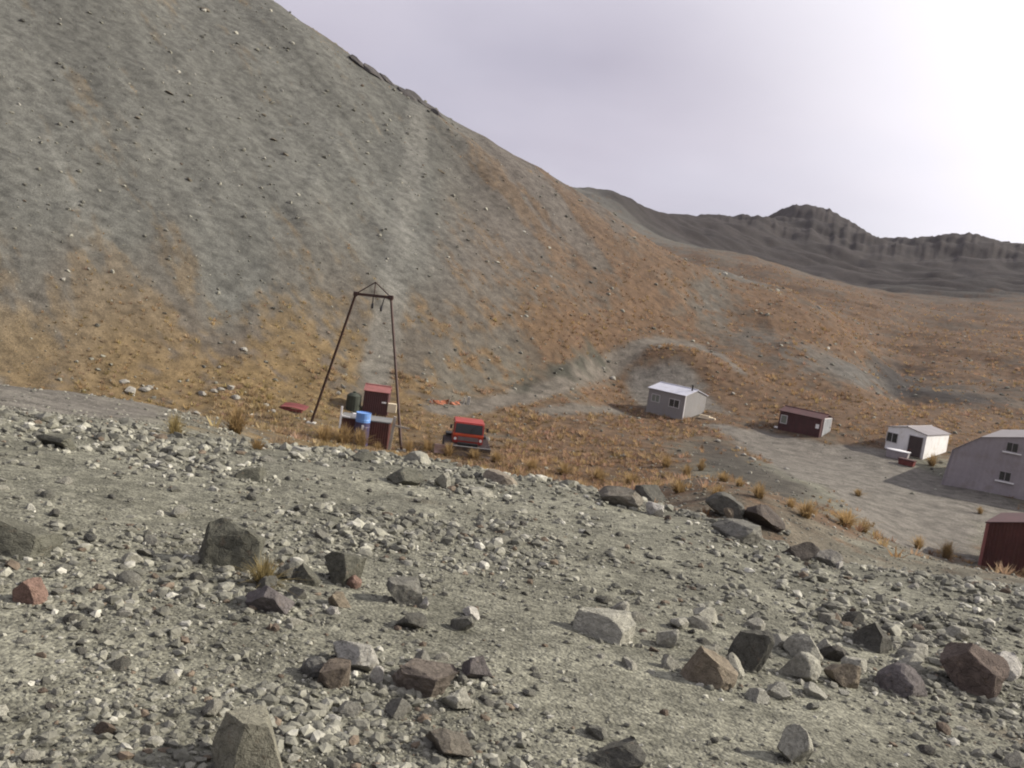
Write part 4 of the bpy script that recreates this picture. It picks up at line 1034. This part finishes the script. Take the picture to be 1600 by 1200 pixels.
# pale rubble in the tussock, on the slopes and by the huts
RUB = [(190, 602, 16, 7), (205, 606, 20, 8), (222, 610, 18, 8), (237, 609, 12, 6), (315, 612, 14, 8), (330, 610, 12, 7), (343, 608, 15, 8), (355, 611, 11, 9), (370, 620, 14, 9), (312, 645, 12, 5), (415, 636, 12, 6), (425, 640, 10, 6),
       (383, 552, 12, 7), (364, 540, 7, 6), (108, 435, 8, 5), (340, 577, 7, 4), (532, 613, 8, 7), (540, 604, 7, 6), (757, 687, 16, 8), (738, 706, 8, 7), (1120, 690, 12, 6), (1150, 702, 12, 6), (1165, 712, 10, 6), (1175, 718, 14, 7), (1225, 733, 12, 5), (1265, 803, 14, 8),
       (1395, 905, 18, 9), (1430, 895, 16, 10), (1360, 888, 14, 8), (1520, 878, 18, 6), (1280, 482, 10, 5), (1148, 619, 8, 6), (958, 588, 10, 7), (945, 580, 7, 6), (1012, 720, 8, 5), (975, 712, 14, 5)]
for px, py, w, h in RUB:
    p = at(px, py); s = px_m(p); o = bpy.data.objects.new('pale_rock', random.choice(VAR)); C.objects.link(o)
    o.location = p + Vector((0, 0, h * s * .3)); o.scale = (w * s / 2, w * s * .4, h * s / 2 * 1.1); o.rotation_euler = (0, R(random.uniform(-15, 15)), random.uniform(0, 6.28))
    f = random.uniform(.7, 1.15); o.location.x += random.uniform(-.25, .25); o.location.y += random.uniform(-.5, .5); o.location.z = gz(o.location.x, o.location.y) + h * s * .12; o.color = (.25 * f, .24 * f, .21 * f, 1)
    where = ('in the rubble patch at the tussock belt below the scree' if px < 245 and py > 590 else 'in the low rubble heap behind the round tussock' if px < 380 and py > 600 else 'near the bent red sheet' if px < 430 and py > 600 else
             'on the lower scree slope' if px < 400 else 'beside the green tank' if px < 545 else 'beside the snow groomer' if px < 770 else 'out in the valley tussock' if px < 1030 and py > 650 else 'by the track above the cabin' if py < 640 and px < 1200 else
             'on the dark bank below the gravel yard' if px < 1240 and py > 680 else 'on the far tussock hillside' if py < 500 else 'on the falling stony edge above the dark red shed')
    tag(o, 'pale rock ' + where, 'rock', 'pale rocks ' + where)

# bedrock breaking through along the skyline and on the face
OUT = [(563, 98, 30, 12), (582, 110, 34, 14), (604, 122, 26, 10), (638, 146, 34, 12), (655, 154, 36, 14), (672, 165, 30, 14), (684, 176, 18, 10)]
for i, (px, py, w, h) in enumerate(OUT):
    p = at(px, py + 4); s = px_m(p); o = link_mesh('rock_outcrop', rock_mesh(3, 900 + i, cuts=16, rough=.12, base=.1), M['rock'])
    o.location = p + Vector((0, .4, -h * s * .12)); o.scale = (w * s * .8, w * s * .5, h * s * .6); o.rotation_euler = (0, R(32), random.uniform(-.4, .4)); o.color = (.062, .058, .056, 1)
    tag(o, 'dark rock outcrop jutting from the skyline of the scree ridge', 'rock outcrop', 'outcrops on the scree ridge')
for i, (px, py, w, h) in enumerate([(412, 180, 9, 5), (428, 219, 12, 5), (446, 242, 9, 5), (320, 16, 14, 8), (265, 146, 14, 5), (215, 185, 9, 6), (296, 282, 10, 8), (690, 268, 14, 5)]):
    p = at(px, py); s = px_m(p); o = bpy.data.objects.new('slope_rock', random.choice(VAR)); C.objects.link(o)
    o.location = p; o.scale = (w * s * .5, w * s * .4, h * s * .5); o.rotation_euler = (0, R(random.uniform(10, 30)), random.uniform(-.6, .6)); f = random.uniform(.8, 1.3); o.color = (.095 * f, .083 * f, .062 * f, 1)
    tag(o, 'dark rock bedded in the open face of the scree slope', 'rock', 'dark rocks on the scree face')

# gravel and small stones that nobody could count
def heap(name, pts, rad, cols_, sub, nvar, seed0, flat=(.4, .9), label=None):
    r = np.random.default_rng(seed0); var = [rock_verts(sub, seed0 + k, cuts=7, rough=.1) for k in range(nvar)]; F = ICO[sub][1]
    N = len(pts); nv = len(var[0]); which = r.integers(0, nvar, N); base = np.array(var)[which]
    sc = np.column_stack([rad, rad * r.uniform(.6, 1, N), rad * r.uniform(*flat, N)]); b = base * sc[:, None, :]
    tx = r.uniform(-.5, .5, N); ty = r.uniform(0, 6.283, N)
    y, z = b[..., 1] * np.cos(tx)[:, None] - b[..., 2] * np.sin(tx)[:, None], b[..., 1] * np.sin(tx)[:, None] + b[..., 2] * np.cos(tx)[:, None]
    x2 = b[..., 0] * np.cos(ty)[:, None] - y * np.sin(ty)[:, None]; y2 = b[..., 0] * np.sin(ty)[:, None] + y * np.cos(ty)[:, None]
    v = np.stack([x2 + pts[:, :1], y2 + pts[:, 1:2], z + pts[:, 2:3] + sc[:, 2:3] * .25], -1).reshape(-1, 3)
    f = (F[None] + (np.arange(N) * nv)[:, None, None]).reshape(-1, 3)
    o = link_mesh(name, np_mesh(name, v, f, np.repeat(cols_, nv, 0)), M['pebble']); o['kind'] = 'stuff'; return o
def stone_cols(N, r):
    pal = np.array([(.225, .22, .18), (.18, .177, .146), (.31, .303, .25), (.45, .44, .38), (.11, .108, .092), (.17, .135, .10), (.18, .176, .142)])
    pr = [.34, .25, .17, .05, .075, .04, .075]; return pal[r.choice(len(pal), N, p=pr)] * r.uniform(.58, .9, (N, 1))
r = np.random.default_rng(5)
def scatter(N, r0, r1, lim=34, power=1.0):
    th = np.radians(r.uniform(-lim, lim, N)); D = np.exp(r.uniform(math.log(r0), math.log(r1), N)); x, y = D * np.sin(th), D * np.cos(th)
    return x, y, D
x, y, D = scatter(66000, 2.4, 14.5)
th = np.arctan2(x, y); pn = fbm(x / 2.2, y / 2.2, 4, 300, 0.6); dens = 0.46 + 1.6 * pn + .6 * fbm(x / .4, y / .4, 2, 303)
keep = r.uniform(0, 1, len(x)) < np.clip(dens, .08, 1); x, y, D = x[keep], y[keep], D[keep]
rad = D * (1.0 + 1.5 * r.pareto(1.7, len(x)).clip(0, 4.5)) / FPX * r.uniform(.9, 1.4, len(x)) * np.clip(.85 + 1.3 * pn[keep], .55, 1.7)
bx_, by_, br_ = [], [], []
for hx, hy, hr in hero_xy:
    for k in range(26):
        a_ = r.uniform(0, 6.283); q_ = hr * r.uniform(.75, 1.35); bx_.append(hx + q_ * math.cos(a_)); by_.append(hy + q_ * .8 * math.sin(a_)); br_.append(hr * r.uniform(.04, .16))
x = np.concatenate([x, bx_]); y = np.concatenate([y, by_]); rad = np.concatenate([rad, br_])
heap('gravel_stones', np.column_stack([x, y, ground(x, y)]), rad, stone_cols(len(x), r), 1, 10, 400)
x, y, D = scatter(4200, 2.4, 14.5); keep = r.uniform(0, 1, len(x)) < np.clip(.45 + .9 * fbm(x / 1.6, y / 1.6, 3, 310), .1, 1); x, y, D = x[keep], y[keep], D[keep]
rad = D * (3.2 + 2.4 * r.pareto(2.4, len(x)).clip(0, 1.6)) / FPX
heap('cobbles', np.column_stack([x, y, ground(x, y)]), rad, stone_cols(len(x), r), 2, 8, 450)
x, y, D = scatter(9000, 14, 30, 34); keep = (np.arctan2(x, y) < R(-9)) & (r.uniform(0, 1, len(x)) < np.interp(D, [14, 20, 30], [.9, .5, .2])); x, y, D = x[keep], y[keep], D[keep]
rad = D * (1.0 + 1.2 * r.pareto(2.4, len(x)).clip(0, 2)) / FPX
heap('path_stones', np.column_stack([x, y, ground(x, y)]), rad, stone_cols(len(x), r), 1, 8, 470)
# stones of the far side of the bank, the valley floor and the scree
x, y, D = scatter(15000, 14, 200, 32)
gr_ = np.interp(D, [14, 60, 200], [1, .5, .35]); keep = r.uniform(0, 1, len(x)) < gr_; x, y, D = x[keep], y[keep], D[keep]
rad = np.clip(D * (1.2 + 1.3 * r.pareto(2.2, len(x)).clip(0, 2)) / FPX, .03, .35)
cc = stone_cols(len(x), r) * 1.0
ok = np.ones(len(x), bool)
for poly in AREA_PLAN: ok &= ~inpoly(poly, x, y) | (r.uniform(0, 1, len(x)) < .1)
x, y, D, rad, cc = x[ok], y[ok], D[ok], rad[ok], cc[ok]
heap('scree_stones', np.column_stack([x, y, ground(x, y)]), rad, cc, 1, 8, 480)

# ------------------------------------------------------------------ tussock
def tussock(seed, blades, h=1.0, w=.03):
    """a clump of arching blades, unit height"""
    r = np.random.default_rng(seed); vs = []; fs = []
    for b in range(blades):
        a = r.uniform(0, 6.283); lean = abs(r.normal(0, .75)) + .05; hh = h * r.uniform(.45, 1.0); r0 = r.uniform(0, .22); ww = w * r.uniform(.7, 1.4)
        d = np.array([math.cos(a), math.sin(a), 0]); pside = np.array([-d[1], d[0], 0]) * ww; prev = None
        for s in range(4):
            f = s / 3; q = d * (r0 + lean * hh * f ** 1.6) + np.array([0, 0, hh * (f - .42 * min(lean, 1.3) * f * f)]); k = len(vs); wd = (1 - f * .9)
            vs += [q - pside * wd, q + pside * wd]
            if prev is not None: fs.append((prev, prev + 1, k + 1, k))
            prev = k
    return np.array(vs), np.array(fs)
TV = [tussock(600 + k, 260) for k in range(6)]
TM = []
for v, f in TV:
    me = np_mesh('tussock', v, f); me.materials.append(M['straw']); TM.append(me)
TUS = [(272, 684, 40, 34, 'lone round tussock clump on the gravel crest'), (368, 676, 56, 34, 'wide tussock clump behind the gravel crest, near the rubble'), (402, 702, 34, 18, 'low tussock clump on the gravel below the rubble'), (412, 916, 66, 46, 'olive gold tuft growing at the foot of the big dark boulder'),
       (505, 692, 46, 26, 0), (535, 695, 46, 28, 0), (562, 698, 40, 26, 0), (590, 706, 24, 14, 0), (638, 706, 22, 18, 0), (700, 712, 30, 18, 1), (740, 718, 34, 16, 1), (775, 722, 30, 16, 1), (668, 704, 30, 16, 1)]
for px, y_, w, h, gk in [(1040, 730, 28, 18, 2), (1072, 745, 26, 18, 2), (1095, 735, 22, 16, 2), (1130, 752, 34, 14, 2), (1155, 760, 22, 14, 2), (1185, 778, 36, 22, 2), (1120, 778, 40, 20, 2), (1060, 770, 40, 20, 2), (1258, 808, 44, 24, 2), (1320, 822, 54, 22, 2), (1348, 832, 30, 18, 2), (1235, 792, 24, 14, 2),
                         (1434, 858, 24, 18, 3), (1478, 872, 30, 22, 3), (1531, 803, 14, 10, 3), (1430, 712, 16, 14, 3), (1455, 728, 24, 16, 3), (1340, 775, 20, 10, 3),
                         (985, 760, 40, 20, 2), (935, 752, 36, 20, 2), (880, 742, 34, 18, 2), (830, 735, 34, 18, 2)]:
    TUS.append((px, y_, w, h, gk))
TLAB = [('golden tussock clump in the row before the engine house', 'tussocks before the engine house'), ('golden tussock clump in the grass before the snow groomer', 'tussocks before the groomer'),
        ('golden tussock clump on the hummocky ground behind the stony crest', 'tussocks behind the stony crest'), ('small tussock clump at the edge of the gravel yard and its bank', 'tussocks about the gravel yard')]
for i, (px, py, w, h, lab) in enumerate(TUS):
    p = at(px, py); s = px_m(p)
    o = bpy.data.objects.new('tussock_clump', TM[i % 6]); C.objects.link(o); o.location = p - Vector((0, 0, .03)); o.rotation_euler = (0, 0, random.uniform(0, 6.28))
    o.scale = (w * s / 1.5, w * s / 1.5, h * s * 1.45); f = random.uniform(.85, 1.2)
    o.color = (.25 * f, .20 * f, .095 * f, 1) if i in (0, 3) else (.32 * f, .225 * f, .11 * f, 1)
    if lab == 2: tag(o, 'golden tussock clump ' + (w_ := 'behind the brownish grey crest boulder' if px < 1000 else 'beside the dark crest boulders' if py > 765 and px < 1230 else 'on the hummock above the dark bank' if px < 1200 else 'on the yard side of the stony crest'), 'tussock', 'tussocks ' + w_)
    elif isinstance(lab, str): tag(o, lab, 'tussock')
    else: tag(o, TLAB[lab][0], 'tussock', TLAB[lab][1])
def grid_val(F, x, y):
    D = np.hypot(x, y); th = np.arctan2(x, y); u = np.clip(np.rint(np.interp(th, cols[:760], fcol)).astype(int), 0, 759); v = np.clip(np.rint(np.interp(D, rows, np.arange(NR))).astype(int), 0, NR - 1); return F[v, u]
def tuss_field(name, x, y, ht, blades, nvar, seed0, w):
    r = np.random.default_rng(seed0); var = []
    for k in range(nvar):
        rr = np.random.default_rng(seed0 + k); vs = []
        for b in range(blades):
            a = rr.uniform(0, 6.283); ln = abs(rr.normal(0, .5)); d = np.array([math.cos(a), math.sin(a), 0]); sd = np.array([-d[1], d[0], 0]) * w * rr.uniform(.7, 1.3); b0 = d * rr.uniform(0, .3)
            vs += [b0 - sd, b0 + sd, b0 + d * ln + np.array([0, 0, rr.uniform(.6, 1.0) * (1 - .25 * ln)])]
        var.append(vs)
    var = np.array(var); N = len(x); b = var[r.integers(0, nvar, N)] * np.column_stack([ht * 1.15, ht * 1.15, ht])[:, None, :]
    a = r.uniform(0, 6.283, N); ca, sa = np.cos(a)[:, None], np.sin(a)[:, None]
    v = np.stack([b[..., 0] * ca - b[..., 1] * sa + x[:, None], b[..., 0] * sa + b[..., 1] * ca + y[:, None], b[..., 2] + ground(x, y)[:, None] - .03], -1).reshape(-1, 3)
    f = np.arange(len(v)).reshape(-1, 3)
    ru = grid_val(RUSTY, x, y)[:, None]
    cl = (np.array([[.38, .288, .165]]) * (1 - ru) + np.array([[.34, .236, .138]]) * ru) * r.uniform(.5, 1.3, (N, 1)) * np.column_stack([np.ones(N), r.uniform(.9, 1.08, N), r.uniform(.8, 1.2, N)])
    o = link_mesh(name, np_mesh(name, v, f, np.repeat(cl, var.shape[1], 0)), M['straw_far']); o['kind'] = 'stuff'
x, y, D = scatter(120000, 18, 300, 33)
g = grid_val(GRASS, x, y); keep = r.uniform(0, 1, len(x)) < g * np.interp(D, [18, 40, 50, 120, 300], [.02, .05, .75, .8, .8]) * (1 - .5 * grid_val(mt, x, y)) * np.clip(.75 + 1.2 * fbm(x / 5.0, y / 5.0, 3, 330), .1, 1); x, y, D = x[keep], y[keep], D[keep]
clear = [(o.location.x, o.location.y, 2.3 if o.name.startswith('snow') else 1.4) for o in C.objects if o.name.split('.')[0] in ('snow_groomer', 'blue_drum', 'red_sheet', 'rescue_sled', 'red_bin', 'timber_stack')]
clear += [tuple((Matrix.Translation(o.location) @ Matrix.Rotation(o.rotation_euler.z, 4, 'Z') @ Vector((-lx / 2, ly / 2, 0))))[:2] + (max(lx, ly) * .62,) for o, lx, ly in ((bpy.data.objects['grey_cabin'], 3.85, 3.5), (bpy.data.objects['maroon_hut'], 3.75, 2.5), (bpy.data.objects['white_hut'], 3.3, 4.6), (bpy.data.objects['tow_engine_house'], 2.75, 1.5), (bpy.data.objects['tow_shed'], 1.7, 1.5), (bpy.data.objects['dark_red_shed'], 4.2, 3.6))]
keep = np.ones(len(x), bool)
for a_, b_, c_ in clear: keep &= np.hypot(x - a_, y - b_) > c_
x, y, D = x[keep], y[keep], D[keep]
on_mt = grid_val(mt, x, y)
ht = r.uniform(.16, .46, len(x)) * np.interp(D, [26, 120, 300], [.85, .95, 1.3]) * (1 - .5 * on_mt) * (.6 + .8 * np.clip(.5 + fbm(x / 6, y / 6, 2, 320), 0, 1))
tuss_field('tussock_cover', x, y, ht, 11, 10, 700, .10)
print('tussocks', len(x))

# ------------------------------------------------------------------ thin mountain air
mh, nth, bh = new_mat('mountain_air')
nth.nodes.remove(bh)
pvn = nn(nth, 'ShaderNodeVolumePrincipled'); pvn.inputs['Color'].default_value = (.93, .90, 1.0, 1); pvn.inputs['Density'].default_value = 0.00006; pvn.inputs['Anisotropy'].default_value = 0.25
nth.links.new(pvn.outputs[0], [q for q in nth.nodes if q.type == 'OUTPUT_MATERIAL'][0].inputs['Volume'])
zlo, zhi = V[:, 2].min() - 1.0, V[:, 2].max() + 6.0
hz_ = MB().box(-1750, 1750, -1750, 1750, zlo, zhi).build('haze', mh); hz_['kind'] = 'stuff'
